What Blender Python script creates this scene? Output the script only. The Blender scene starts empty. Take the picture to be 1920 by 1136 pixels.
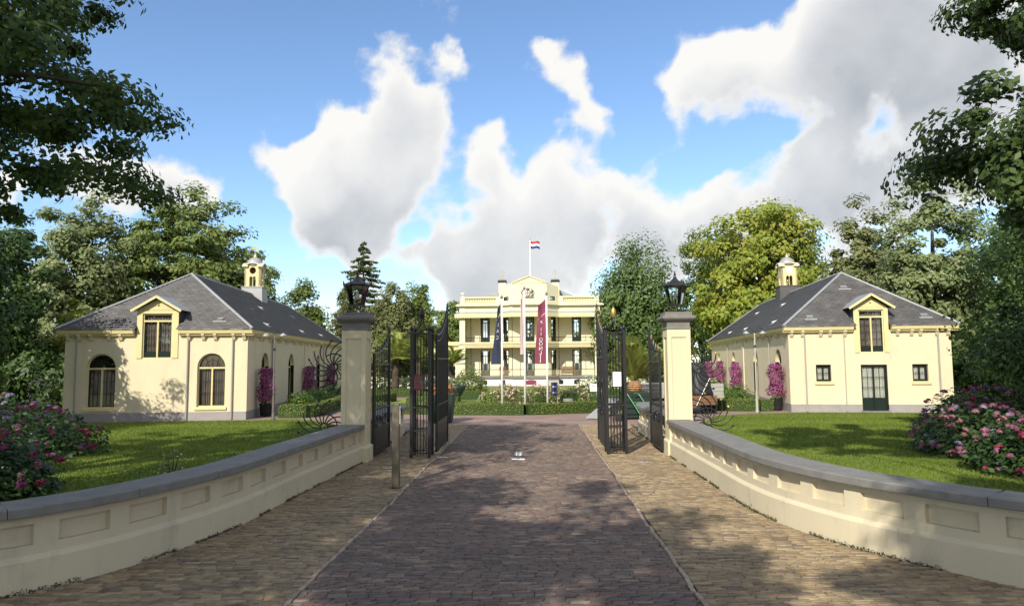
import bpy, math, random
import numpy as np
from mathutils import Vector, Matrix
random.seed(7); rng = np.random.default_rng(11)
sc = bpy.context.scene; col = sc.collection
R_ = math.radians
# ------------------------------------------------------------------ camera
F = 1300.0; H = 2.3
pitch = math.atan(107/1300); yaw = math.atan(41/1300); roll = R_(.45)
CR = Matrix.Rotation(yaw, 3, 'Z') @ Matrix.Rotation(math.pi/2 + pitch, 3, 'X') @ Matrix.Rotation(-roll, 3, 'Z')
CP = Vector((0, 0, H))
cam_d = bpy.data.cameras.new('camera'); cam = bpy.data.objects.new('camera', cam_d); col.objects.link(cam)
cam_d.sensor_width = 36; cam_d.lens = 36*F/1920; cam_d.clip_start = .1; cam_d.clip_end = 3000
cam.matrix_world = Matrix.Translation(CP) @ CR.to_4x4(); sc.camera = cam
def ray(px, py): return CR @ Vector(((px-960)/F, (568-py)/F, -1))
def gp(px, py, z=0):
    d = ray(px, py); return CP + d*((z-H)/d.z)
def aty(px, py, Y):
    d = ray(px, py); return CP + d*(Y/d.y)
# ------------------------------------------------------------------ world
SUN_AZ, SUN_EL = 21.0, 34.0           # light travels SUN_AZ degrees right of the drive's axis
w = bpy.data.worlds.new('World'); sc.world = w; w.use_nodes = True
nt = w.node_tree; nt.nodes.clear()
def N(t, typ, **kw):
    n = t.nodes.new(typ)
    for k, v in kw.items(): setattr(n, k, v)
    return n
def L(t, a, b): t.links.new(a, b)
def math_n(t, op, a, b=None, clamp=False):
    n = N(t, 'ShaderNodeMath', operation=op, use_clamp=clamp)
    for i, v in enumerate((a, b)):
        if v is None: continue
        if isinstance(v, (int, float)): n.inputs[i].default_value = v
        else: L(t, v, n.inputs[i])
    return n.outputs[0]
def maprange(t, v, a, b, c=0, d=1, typ='SMOOTHSTEP'):
    n = N(t, 'ShaderNodeMapRange', interpolation_type=typ)
    L(t, v, n.inputs[0])
    for i, x in enumerate((a, b, c, d)): n.inputs[i+1].default_value = x
    return n.outputs[0]
sky = N(nt, 'ShaderNodeTexSky', sky_type='NISHITA', sun_disc=False)
sky.sun_elevation = R_(SUN_EL); sky.sun_rotation = R_(180+SUN_AZ); sky.air_density = 1.0; sky.dust_density = .2; sky.ozone_density = 4.0
tc = N(nt, 'ShaderNodeTexCoord')
nz = N(nt, 'ShaderNodeTexNoise'); nz.inputs['Scale'].default_value = 7.0; nz.inputs['Detail'].default_value = 9; nz.inputs['Roughness'].default_value = .58; nz.inputs['Distortion'].default_value = .25
L(nt, tc.outputs['Generated'], nz.inputs['Vector'])
nz2 = N(nt, 'ShaderNodeTexNoise'); nz2.inputs['Scale'].default_value = 3.1; nz2.inputs['Detail'].default_value = 4; nz2.inputs['Roughness'].default_value = .5
L(nt, tc.outputs['Generated'], nz2.inputs['Vector'])
# cloud cover carries on outside the view, thickened and brightened for neutral fill light
fw = N(nt, 'ShaderNodeVectorMath', operation='DOT_PRODUCT'); L(nt, tc.outputs['Generated'], fw.inputs[0]); fw.inputs[1].default_value = ray(960, 420).normalized()
outside = maprange(nt, fw.outputs['Value'], .62, .82, 1, 0)
gen = math_n(nt, 'MULTIPLY', maprange(nt, nz2.outputs['Fac'], .38, .56), outside)
fb = math_n(nt, 'MULTIPLY', math_n(nt, 'SUBTRACT', nz.outputs['Fac'], .5), 1.5)
alpha = maprange(nt, math_n(nt, 'ADD', gen, fb), .33, .72)
cmix = N(nt, 'ShaderNodeMix', data_type='RGBA'); L(nt, maprange(nt, math_n(nt, 'ADD', gen, fb), .6, 1.3, 0, .8), cmix.inputs['Factor'])
cmix.inputs['A'].default_value = (.93, .92, .895, 1); cmix.inputs['B'].default_value = (.40, .43, .465, 1)
bg1 = N(nt, 'ShaderNodeBackground'); bg1.inputs['Strength'].default_value = .125; L(nt, sky.outputs[0], bg1.inputs['Color'])
bg2 = N(nt, 'ShaderNodeBackground'); bg2.inputs['Strength'].default_value = .80; L(nt, cmix.outputs['Result'], bg2.inputs['Color'])
mx = N(nt, 'ShaderNodeMixShader'); L(nt, math_n(nt, 'MULTIPLY', alpha, .96), mx.inputs[0]); L(nt, bg1.outputs[0], mx.inputs[1]); L(nt, bg2.outputs[0], mx.inputs[2])
wo = N(nt, 'ShaderNodeOutputWorld'); L(nt, mx.outputs[0], wo.inputs[0])
# ------------------------------------------------------------------ sun, exposure
sd = bpy.data.lights.new('sun', 'SUN'); sd.energy = 3.7; sd.angle = R_(.42); sd.color = (1, .93, .80)
so = bpy.data.objects.new('sun', sd); col.objects.link(so)
az, el = R_(SUN_AZ), R_(SUN_EL)
sdir = Vector((math.sin(az)*math.cos(el), math.cos(az)*math.cos(el), -math.sin(el)))
so.rotation_euler = sdir.to_track_quat('-Z', 'Y').to_euler(); so.location = (0, -20, 40)
vs = sc.view_settings; vs.view_transform = 'Standard'; vs.look = 'None'; vs.exposure = .72; vs.gamma = 1; vs.use_curve_mapping = False
# ------------------------------------------------------------------ materials
MAT = {}
def mat(name, c, rough=.7, var=.12, scale=6., bump=0., bscale=40., c2=None, isl=None, metal=0., spec=.4, objrand=False, stain=None):
    """procedural principled material: noise variation, optional second colour, per-island variation, bump, stains"""
    m = bpy.data.materials.new(name); m.use_nodes = True; t = m.node_tree; b = t.nodes['Principled BSDF']; MAT[name] = m
    b.inputs['Roughness'].default_value = rough; b.inputs['Metallic'].default_value = metal; b.inputs['Specular IOR Level'].default_value = spec
    tc = N(t, 'ShaderNodeTexCoord'); n = N(t, 'ShaderNodeTexNoise'); n.inputs['Scale'].default_value = scale; n.inputs['Detail'].default_value = 6
    geo = N(t, 'ShaderNodeNewGeometry')
    L(t, geo.outputs['Position'], n.inputs['Vector'])
    r = N(t, 'ShaderNodeValToRGB'); e = r.color_ramp.elements
    c2 = c2 or tuple(max(0, x*(1-var*2)) for x in c)
    e[0].position = .3; e[0].color = (*c2, 1); e[1].position = .68; e[1].color = (*c, 1)
    fac = n.outputs['Fac']
    if isl:
        src = geo.outputs['Random Per Island']
        if objrand: src = N(t, 'ShaderNodeObjectInfo').outputs['Random']
        r2 = N(t, 'ShaderNodeValToRGB'); r2.color_ramp.interpolation = 'LINEAR'
        els = r2.color_ramp.elements
        while len(els) < len(isl): els.new(.5)
        for i, cc in enumerate(isl): els[i].position = i/(len(isl)-1); els[i].color = (*cc, 1)
        L(t, src, r2.inputs[0])
        mm = N(t, 'ShaderNodeMix', data_type='RGBA', blend_type='MULTIPLY'); mm.inputs['Factor'].default_value = 1
        r.color_ramp.elements[0].color = (.72, .72, .72, 1); r.color_ramp.elements[1].color = (1.1, 1.1, 1.1, 1)
        L(t, fac, r.inputs[0]); L(t, r2.outputs[0], mm.inputs['A']); L(t, r.outputs[0], mm.inputs['B']); outc = mm.outputs['Result']
    else:
        L(t, fac, r.inputs[0]); outc = r.outputs[0]
    if stain:
        s = N(t, 'ShaderNodeTexNoise'); s.inputs['Scale'].default_value = stain[1]; s.inputs['Detail'].default_value = 8; s.inputs['Roughness'].default_value = .65
        mp = N(t, 'ShaderNodeMapping'); mp.inputs['Scale'].default_value = stain[3] if len(stain) > 3 else (1, 1, .25)
        L(t, geo.outputs['Position'], mp.inputs[0]); L(t, mp.outputs[0], s.inputs['Vector'])
        sm = N(t, 'ShaderNodeMix', data_type='RGBA'); L(t, maprange(t, s.outputs['Fac'], .5, .8, 0, stain[2]), sm.inputs['Factor'])
        L(t, outc, sm.inputs['A']); sm.inputs['B'].default_value = (*stain[0], 1); outc = sm.outputs['Result']
    L(t, outc, b.inputs['Base Color'])
    if bump:
        bn = N(t, 'ShaderNodeTexNoise'); bn.inputs['Scale'].default_value = bscale; bn.inputs['Detail'].default_value = 5; L(t, geo.outputs['Position'], bn.inputs['Vector'])
        bp = N(t, 'ShaderNodeBump'); bp.inputs['Strength'].default_value = bump; bp.inputs['Distance'].default_value = .02; L(t, bn.outputs['Fac'], bp.inputs['Height']); L(t, bp.outputs[0], b.inputs['Normal'])
    return m
def leafmat(name, cols, trans=.35, rough=.5):
    """leaf material: colour by per-leaf random and a per-clump tone attribute, partly translucent"""
    m = bpy.data.materials.new(name); m.use_nodes = True; t = m.node_tree; b = t.nodes['Principled BSDF']; MAT[name] = m
    geo = N(t, 'ShaderNodeNewGeometry'); at = N(t, 'ShaderNodeAttribute', attribute_name='tone')
    mixv = math_n(t, 'ADD', math_n(t, 'MULTIPLY', geo.outputs['Random Per Island'], .5), math_n(t, 'MULTIPLY', at.outputs['Fac'], .5))
    r = N(t, 'ShaderNodeValToRGB'); els = r.color_ramp.elements
    while len(els) < len(cols): els.new(.5)
    for i, cc in enumerate(cols): els[i].position = .12 + .76*i/(len(cols)-1); els[i].color = (*cc, 1)
    L(t, mixv, r.inputs[0]); L(t, r.outputs[0], b.inputs['Base Color']); b.inputs['Roughness'].default_value = rough; b.inputs['Specular IOR Level'].default_value = .35
    tr = N(t, 'ShaderNodeBsdfTranslucent'); L(t, r.outputs[0], tr.inputs['Color'])
    ms = N(t, 'ShaderNodeMixShader'); ms.inputs[0].default_value = trans
    L(t, b.outputs[0], ms.inputs[1]); L(t, tr.outputs[0], ms.inputs[2]); L(t, ms.outputs[0], t.nodes['Material Output'].inputs[0])
    return m
def glassmat(name, tint=(1, 1, 1), mixv=.12):
    m = bpy.data.materials.new(name); m.use_nodes = True; t = m.node_tree; t.nodes.clear(); MAT[name] = m
    tr = N(t, 'ShaderNodeBsdfTransparent'); tr.inputs[0].default_value = (*tint, 1)
    gl = N(t, 'ShaderNodeBsdfGlossy'); gl.inputs['Roughness'].default_value = .03; gl.inputs['Color'].default_value = (.9, .9, .9, 1)
    fr = N(t, 'ShaderNodeFresnel'); fr.inputs['IOR'].default_value = 1.5
    n = N(t, 'ShaderNodeTexNoise'); n.inputs['Scale'].default_value = 1.5
    bp = N(t, 'ShaderNodeBump'); bp.inputs['Strength'].default_value = .06; L(t, n.outputs['Fac'], bp.inputs['Height']); L(t, bp.outputs[0], gl.inputs['Normal'])
    ms = N(t, 'ShaderNodeMixShader'); L(t, math_n(t, 'ADD', fr.outputs[0], mixv, clamp=True), ms.inputs[0]); L(t, tr.outputs[0], ms.inputs[1]); L(t, gl.outputs[0], ms.inputs[2])
    o = N(t, 'ShaderNodeOutputMaterial'); L(t, ms.outputs[0], o.inputs[0]); return m
mat('stucco', (.65, .565, .39), .85, .035, 1.3, .12, 60, stain=((.42, .37, .27), 2.4, .5, (1, 1, .14)))
mat('stucco_wall', (.58, .51, .365), .85, .04, 1.6, .18, 50, stain=((.30, .29, .21), 3.2, .6, (1, 1, .35)))
mat('pillar_cream', (.65, .57, .38), .8, .03, 2, .1, 60, stain=((.42, .40, .33), 2.2, .35, (1, 1, .2)))
mat('trim_yellow', (.66, .56, .29), .55, .04, 3, .04, 40)
mat('villa_cream', (.69, .64, .46), .8, .03, .8, .05, 30, stain=((.62, .55, .36), .5, .3))
mat('villa_trim', (.68, .61, .34), .6, .03, 1)
mat('plinth_grey', (.30, .285, .275), .85, .06, 3, .15, 50, stain=((.2, .19, .16), 2, .4))
mat('white_plaster', (.78, .76, .68), .8, .03, 1, .05, 30)
mat('black_iron', (.016, .016, .017), .38, .1, 8, .03, 80, spec=.5)
mat('dark_frame', (.012, .016, .014), .35, .1, 4)
mat('door_green', (.012, .022, .018), .3, .1, 4)
mat('slate', (.085, .085, .092), .55, .1, 2, .05, 60, isl=[(.062, .060, .063), (.086, .083, .085), (.076, .073, .073), (.108, .103, .102)])
mat('slate_worn', (.1, .085, .075), .65, .1, 2, .05, 60, isl=[(.075, .066, .062), (.098, .084, .075), (.085, .076, .072), (.12, .105, .095)], stain=((.05, .06, .035), .6, .3))
mat('lead', (.33, .335, .34), .5, .08, 3, metal=.15)
mat('zinc', (.42, .44, .46), .38, .07, 2, metal=.4)
mat('coping_stone', (.20, .195, .185), .75, .10, 5, .25, 70, stain=((.10, .105, .08), 3.5, .8, (1, 1, 1)))
mat('cap_stone', (.20, .19, .175), .8, .10, 5, .25, 60, stain=((.09, .09, .075), 2.5, .5))
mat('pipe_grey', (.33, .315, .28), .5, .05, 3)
mat('gold', (.62, .42, .12), .35, .1, 8, metal=.7)
mat('steel_brown', (.16, .135, .10), .45, .08, 4, metal=.5)
mat('curtain', (.62, .60, .56), .9, .06, 4)
mat('curtain_brown', (.22, .17, .15), .9, .15, 4)
mat('bark', (.085, .065, .048), .9, .25, 4, .6, 14)
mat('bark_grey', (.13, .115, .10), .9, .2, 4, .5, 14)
mat('soil', (.05, .038, .026), .95, .2, 4, .5, 20)
mat('planter_green', (.016, .035, .027), .5, .1, 4)
mat('bright_green', (.05, .22, .08), .45, .05, 4)
mat('aluminium', (.44, .43, .40), .5, .12, 3, metal=.3)
mat('rubber', (.02, .02, .02), .8, .1, 6)
mat('wood', (.20, .10, .05), .7, .2, 5, .2, 30)
mat('tarp', (.028, .03, .033), .55, .2, 5)
mat('pole_white', (.82, .80, .74), .5, .02, 3)
mat('plastic_white', (.8, .8, .8), .4, .02, 3)
mat('navy_cloth', (.025, .033, .065), .8, .08, 2)
mat('burgundy_cloth', (.21, .045, .075), .8, .08, 2)
mat('pale_cloth', (.55, .43, .40), .8, .05, 2)
mat('flag_red', (.45, .03, .04), .8, .05, 2); mat('flag_white', (.8, .8, .8), .8, .03, 2); mat('flag_blue', (.02, .05, .18), .8, .05, 2)
mat('notice_red', (.19, .045, .045), .4, .2, 20, c2=(.10, .035, .035))
mat('notice_white', (.85, .84, .86), .5, .02, 30)
mat('notice_navy', (.03, .035, .09), .4, .1, 9)
mat('print_grey', (.45, .45, .5), .6, .05, 30)
mat('emblem', (.25, .23, .19), .7, .3, 6); mat('emblem_light', (.62, .6, .55), .7, .1, 6)
mat('bulb', (.85, .82, .72), .25, .02, 6); mat('clock_white', (.85, .82, .74), .5, .02, 3)
mat('terracotta', (.30, .12, .06), .8, .1, 5)
glassmat('glass', (.82, .86, .84), .03); glassmat('lantern_glass', (.93, .95, .93), .02)
# ------------------------------------------------------------------ geometry helpers
OFF = {}
def link(o, parent=None, loc=None):
    col.objects.link(o)
    if parent is not None:
        o.parent = parent; OFF[o.name] = OFF[parent.name]
    else:
        o.location = loc or (0, 0, 0); OFF[o.name] = Vector(o.location)
    return o
def tag(o, label=None, cat=None, group=None, kind=None):
    if label: o['label'] = label
    if cat: o['category'] = cat
    if group: o['group'] = group
    if kind: o['kind'] = kind
    return o
def thing(name, label, cat, loc, group=None):
    o = bpy.data.objects.new(name, None); o.empty_display_size = .2
    link(o, None, Vector(loc)); return tag(o, label, cat, group)
class MB:
    def __init__(s, M=None): s.v = []; s.f = []; s.M = M
    def add(s, vs, fs):
        b = len(s.v)
        for p in vs: s.v.append(Vector(s.M(*p)) if s.M else Vector(p))
        s.f += [tuple(b+i for i in f) for f in fs]; return s
    def hexa(s, a, b):    # two quads (bottom, top) of 4 corners
        return s.add(list(a)+list(b), [(3,2,1,0),(4,5,6,7),(0,1,5,4),(1,2,6,5),(2,3,7,6),(3,0,4,7)])
    def box(s, x0, x1, y0, y1, z0, z1):
        return s.hexa([(x0,y0,z0),(x1,y0,z0),(x1,y1,z0),(x0,y1,z0)], [(x0,y0,z1),(x1,y0,z1),(x1,y1,z1),(x0,y1,z1)])
    def bar(s, p, q, w, d=None):   # rectangular bar between two points
        p, q = Vector(p), Vector(q); d = d or w; t = (q-p).normalized(); up = Vector((0,0,1)) if abs(t.z) < .9 else Vector((0,1,0))
        a = t.cross(up).normalized()*(w/2); b = t.cross(a).normalized()*(d/2)
        return s.hexa([p-a-b, p+a-b, p+a+b, p-a+b], [q-a-b, q+a-b, q+a+b, q-a+b])
    def tube(s, pts, r, n=6, caps=True):
        pts = [Vector(p) for p in pts]; rs = r if isinstance(r, (list, tuple)) else [r]*len(pts); vs = []; fs = []
        prev = None
        for i, p in enumerate(pts):
            t = (pts[min(i+1, len(pts)-1)]-pts[max(i-1, 0)]).normalized()
            if prev is None:
                up = Vector((0,0,1)) if abs(t.z) < .9 else Vector((1,0,0)); a = t.cross(up).normalized()
            else:
                a = (prev-t*prev.dot(t)).normalized()
            prev = a; b = t.cross(a)
            for k in range(n):
                an = 2*math.pi*k/n; vs.append(p+(a*math.cos(an)+b*math.sin(an))*rs[i])
        for i in range(len(pts)-1):
            for k in range(n): fs.append((i*n+k, i*n+(k+1)%n, (i+1)*n+(k+1)%n, (i+1)*n+k))
        if caps: fs.append(tuple(range(n-1, -1, -1))); fs.append(tuple((len(pts)-1)*n+k for k in range(n)))
        return s.add(vs, fs)
    def lathe(s, prof, c=(0,0,0), n=16, rot=0):
        vs = []; fs = []
        for (r, z) in prof:
            for k in range(n):
                a = 2*math.pi*k/n+rot; vs.append((c[0]+r*math.cos(a), c[1]+r*math.sin(a), c[2]+z))
        for i in range(len(prof)-1):
            for k in range(n): fs.append((i*n+k, i*n+(k+1)%n, (i+1)*n+(k+1)%n, (i+1)*n+k))
        fs.append(tuple(range(n-1, -1, -1))); fs.append(tuple((len(prof)-1)*n+k for k in range(n)))
        return s.add(vs, fs)
    def prism(s, poly, z0, z1):   # poly: list of (x, y)
        n = len(poly)
        return s.add([(x,y,z0) for x,y in poly]+[(x,y,z1) for x,y in poly],
                     [tuple(range(n-1,-1,-1)), tuple(range(n, 2*n))]+[(i,(i+1)%n,n+(i+1)%n,n+i) for i in range(n)])
    def sweep(s, path, prof, sgn=1, closed_ends=True):
        """profile [(offset, z)] swept along a ground path; offset goes to the path's left times sgn"""
        n = len(prof); vs = []; fs = []
        for i, p in enumerate(path):
            a = path[max(i-1,0)]; b = path[min(i+1,len(path)-1)]; t = Vector((b[0]-a[0], b[1]-a[1])).normalized(); nn = Vector((-t.y, t.x))*sgn
            for (o, z) in prof: vs.append((p[0]+nn.x*o, p[1]+nn.y*o, z))
        for i in range(len(path)-1):
            for k in range(n): fs.append((i*n+k, i*n+(k+1)%n, (i+1)*n+(k+1)%n, (i+1)*n+k))
        if closed_ends: fs.append(tuple(range(n-1,-1,-1))); fs.append(tuple((len(path)-1)*n+k for k in range(n)))
        return s.add(vs, fs)
    def strips(s, us, fn, v0, v1):
        """wall in the local (u, z) plane between depths v0 (front) and v1; fn(u) lists the solid z intervals"""
        e = 1e-4
        for ua, ub in zip(us[:-1], us[1:]):
            A = fn(ua+e); B = fn(ub-e)
            if len(A) != len(B): A = B = fn((ua+ub)/2)
            pl = len(fn(ua-e)) != len(A) or ua == us[0]; pr = len(fn(ub+e)) != len(B) or ub == us[-1]
            for (a0, a1), (b0, b1) in zip(A, B):
                if max(a1-a0, b1-b0) < 1e-3: continue
                q = [(ua,v0,a0),(ub,v0,b0),(ub,v0,b1),(ua,v0,a1),(ua,v1,a0),(ub,v1,b0),(ub,v1,b1),(ua,v1,a1)]
                fs = [(0,1,2,3),(7,6,5,4),(0,4,5,1),(3,2,6,7)]
                if pl: fs.append((0,3,7,4))
                if pr: fs.append((1,5,6,2))
                s.add(q, fs)
        return s
    def build(s, name, m, parent=None, loc=None, smooth=False, bevel=0, **tg):
        me = bpy.data.meshes.new(name); o = bpy.data.objects.new(name, me)
        off = OFF[parent.name] if parent is not None else Vector(loc or (0,0,0))
        me.from_pydata([tuple(v-off) for v in s.v], [], s.f); me.materials.append(MAT[m] if isinstance(m, str) else m)
        if smooth: me.polygons.foreach_set('use_smooth', [True]*len(me.polygons))
        me.update(); link(o, parent, off if parent is None else None)
        if bevel:
            b = o.modifiers.new('bevel', 'BEVEL'); b.width = bevel; b.segments = 2; b.limit_method = 'ANGLE'; b.angle_limit = R_(40)
        return tag(o, **tg)
def npmesh(name, V, Fc, m, parent=None, loc=(0,0,0), tone=None, smooth=False):
    """V (n,3), Fc (m,k) numpy arrays -> object"""
    off = np.array(OFF[parent.name] if parent is not None else loc, float)
    me = bpy.data.meshes.new(name); V = np.asarray(V, np.float32)-off.astype(np.float32); k = Fc.shape[1]
    me.vertices.add(len(V)); me.vertices.foreach_set('co', V.ravel())
    me.loops.add(Fc.size); me.loops.foreach_set('vertex_index', Fc.astype(np.int32).ravel())
    me.polygons.add(len(Fc)); me.polygons.foreach_set('loop_start', np.arange(0, Fc.size, k, dtype=np.int32))
    if tone is not None:
        at = me.attributes.new('tone', 'FLOAT', 'POINT'); at.data.foreach_set('value', np.asarray(tone, np.float32))
    me.materials.append(MAT[m]); me.update(calc_edges=True); me.validate()
    o = bpy.data.objects.new(name, me); link(o, parent, Vector(off) if parent is None else None); return o
def copy_tree(o, parent=None, loc=None, **tg):
    c = o.copy(); col.objects.link(c); c.parent = parent
    if loc is not None: c.location = loc; OFF[c.name] = Vector(loc)
    for ch in o.children: copy_tree(ch, c)
    return tag(c, **tg)
def spline(pts, n=8):
    """Catmull-Rom through points (any dimension)"""
    P = [Vector(p) for p in pts]; P = [P[0]*2-P[1]]+P+[P[-1]*2-P[-2]]; out = []
    for i in range(1, len(P)-2):
        for k in range(n):
            t = k/n; a, b, c, d = P[i-1:i+3]
            out.append(.5*((2*b)+(c-a)*t+(2*a-5*b+4*c-d)*t*t+(3*b-a-3*c+d)*t**3))
    out.append(P[-2]); return out
def resample(path, step):
    L_ = [0]
    for a, b in zip(path[:-1], path[1:]): L_.append(L_[-1]+(b-a).length)
    def at(s):
        s = min(max(s, 0), L_[-1])
        for i in range(len(L_)-1):
            if s <= L_[i+1]+1e-9:
                f = (s-L_[i])/max(1e-9, L_[i+1]-L_[i]); return path[i].lerp(path[i+1], f)
        return path[-1]
    return L_[-1], at
# ---- leaves
def leafcards(P, nrm, size, asp=.55, jit=.35, rg=rng):
    """rhombic leaf quads at P with normals nrm"""
    n = len(P); nrm = nrm/np.maximum(1e-6, np.linalg.norm(nrm, axis=1, keepdims=True))
    a = rg.normal(size=(n, 3)); a -= (a*nrm).sum(1, keepdims=True)*nrm; a /= np.maximum(1e-6, np.linalg.norm(a, axis=1, keepdims=True)); b = np.cross(nrm, a)
    s = size*(1+jit*rg.uniform(-1, 1, (n, 1))); 
    v0 = P-a*s*.5; v2 = P+a*s*.5; v1 = P+b*s*asp*.5+a*s*.06+nrm*s*.05; v3 = P-b*s*asp*.5+a*s*.06+nrm*s*.05
    V = np.stack([v0, v1, v2, v3], 1).reshape(-1, 3); Fc = np.arange(4*n).reshape(n, 4); return V, Fc
def sph(n, rg=rng):
    d = rg.normal(size=(n, 3)); return d/np.linalg.norm(d, axis=1, keepdims=True)

# ------------------------------------------------------------------ cloud field of the sky in front (a far dome, 2 km away)
CLOUD_BODY = [(560,300,130,.9),(650,310,130,1.0),(600,390,150,1.0),(740,370,120,.9),(760,290,110,.7),(900,300,75,.8),(500,330,70,.6),
    (690,420,120,.7),(780,40,120,.5),(690,120,90,.5),(780,150,110,.5),(850,100,90,.42),(730,210,80,.55),(560,440,100,.6),
    (1030,118,95,.72),(1085,150,60,.42),(1000,95,55,.4),(1105,232,70,.55),(1050,280,45,.30),(1150,215,50,.40),
    (1000,390,130,.9),(900,420,120,.9),(1100,380,130,.9),(1200,370,110,.9),(1080,460,150,.9),(880,500,110,.9),(950,480,120,.8),(800,500,70,.7),(1220,460,120,.9),
    (1340,140,110,.95),(1420,180,100,.9),(1450,100,80,.7),(1250,265,60,.4),(1280,205,60,.45),(1395,255,55,.5),
    (1600,40,170,.95),(1720,60,170,.95),(1540,110,100,.6),(1660,120,100,.8),(1840,70,130,.7),
    (1600,240,110,1.0),(1560,300,110,.9),(1660,330,140,1.0),(1480,350,130,.95),(1380,390,120,.9),(1700,250,130,.9),(1790,220,130,.9),(1850,160,110,.8),(1320,430,120,.9),(1560,420,150,.9),(1800,330,160,.9),(1920,200,150,.7),
    (380,330,85,.9),(440,370,60,.8),(330,390,120,.8),(230,380,110,.8),(90,330,140,.7),(190,160,60,.6),(600,500,45,.8),(640,520,50,.5),(1290,470,90,.8),(560,620,120,.3),(700,600,150,.4),(1400,520,200,.8)]
CLOUD_SHADE = [(640,430,110,1.0),(720,415,110,.9),(560,450,90,.7),(780,380,70,.4),(640,360,60,.3),(920,520,80,.35),(1180,430,110,.8),(1080,430,90,.5),(1260,430,90,.7),(1150,500,120,.7),(880,420,60,.5),
    (1640,30,170,1.1),(1750,60,160,1.1),(1650,120,100,.8),(1560,90,80,.5),(1560,380,140,.8),(1680,400,150,.8),(1420,430,120,.7),(1780,300,110,.4),(1400,200,70,.3),(1640,300,60,.35),(1320,450,90,.6),
    (350,400,90,.6),(250,400,120,.6),(1090,300,40,.3),(760,120,70,.3),(780,180,60,.3)]
def vnoise(P, seed):
    """lattice value noise in 3-D"""
    i = np.floor(P).astype(np.int64); f = P-i; f = f*f*(3-2*f); out = 0
    def h(x, y, z):
        n = (x*374761393+y*668265263+z*2147483647+seed*974711) & 0xFFFFFFFF; n = ((n ^ (n >> 13))*1274126177) & 0xFFFFFFFF; n = ((n ^ (n >> 16))*2246822519) & 0xFFFFFFFF
        return ((n ^ (n >> 15)) & 0xFFFF)/65535.
    for dx in (0, 1):
        for dy in (0, 1):
            for dz in (0, 1):
                wgt = (f[:, 0] if dx else 1-f[:, 0])*(f[:, 1] if dy else 1-f[:, 1])*(f[:, 2] if dz else 1-f[:, 2]); out = out+wgt*h(i[:, 0]+dx, i[:, 1]+dy, i[:, 2]+dz)
    return out
def fbm(P, seed, octv=5, gain=.5):
    s = 0; a = 1; t = 0
    for k in range(octv): s = s+a*vnoise(P*2**k+k*17.3, seed+k); t += a; a *= gain
    return s/t
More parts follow.
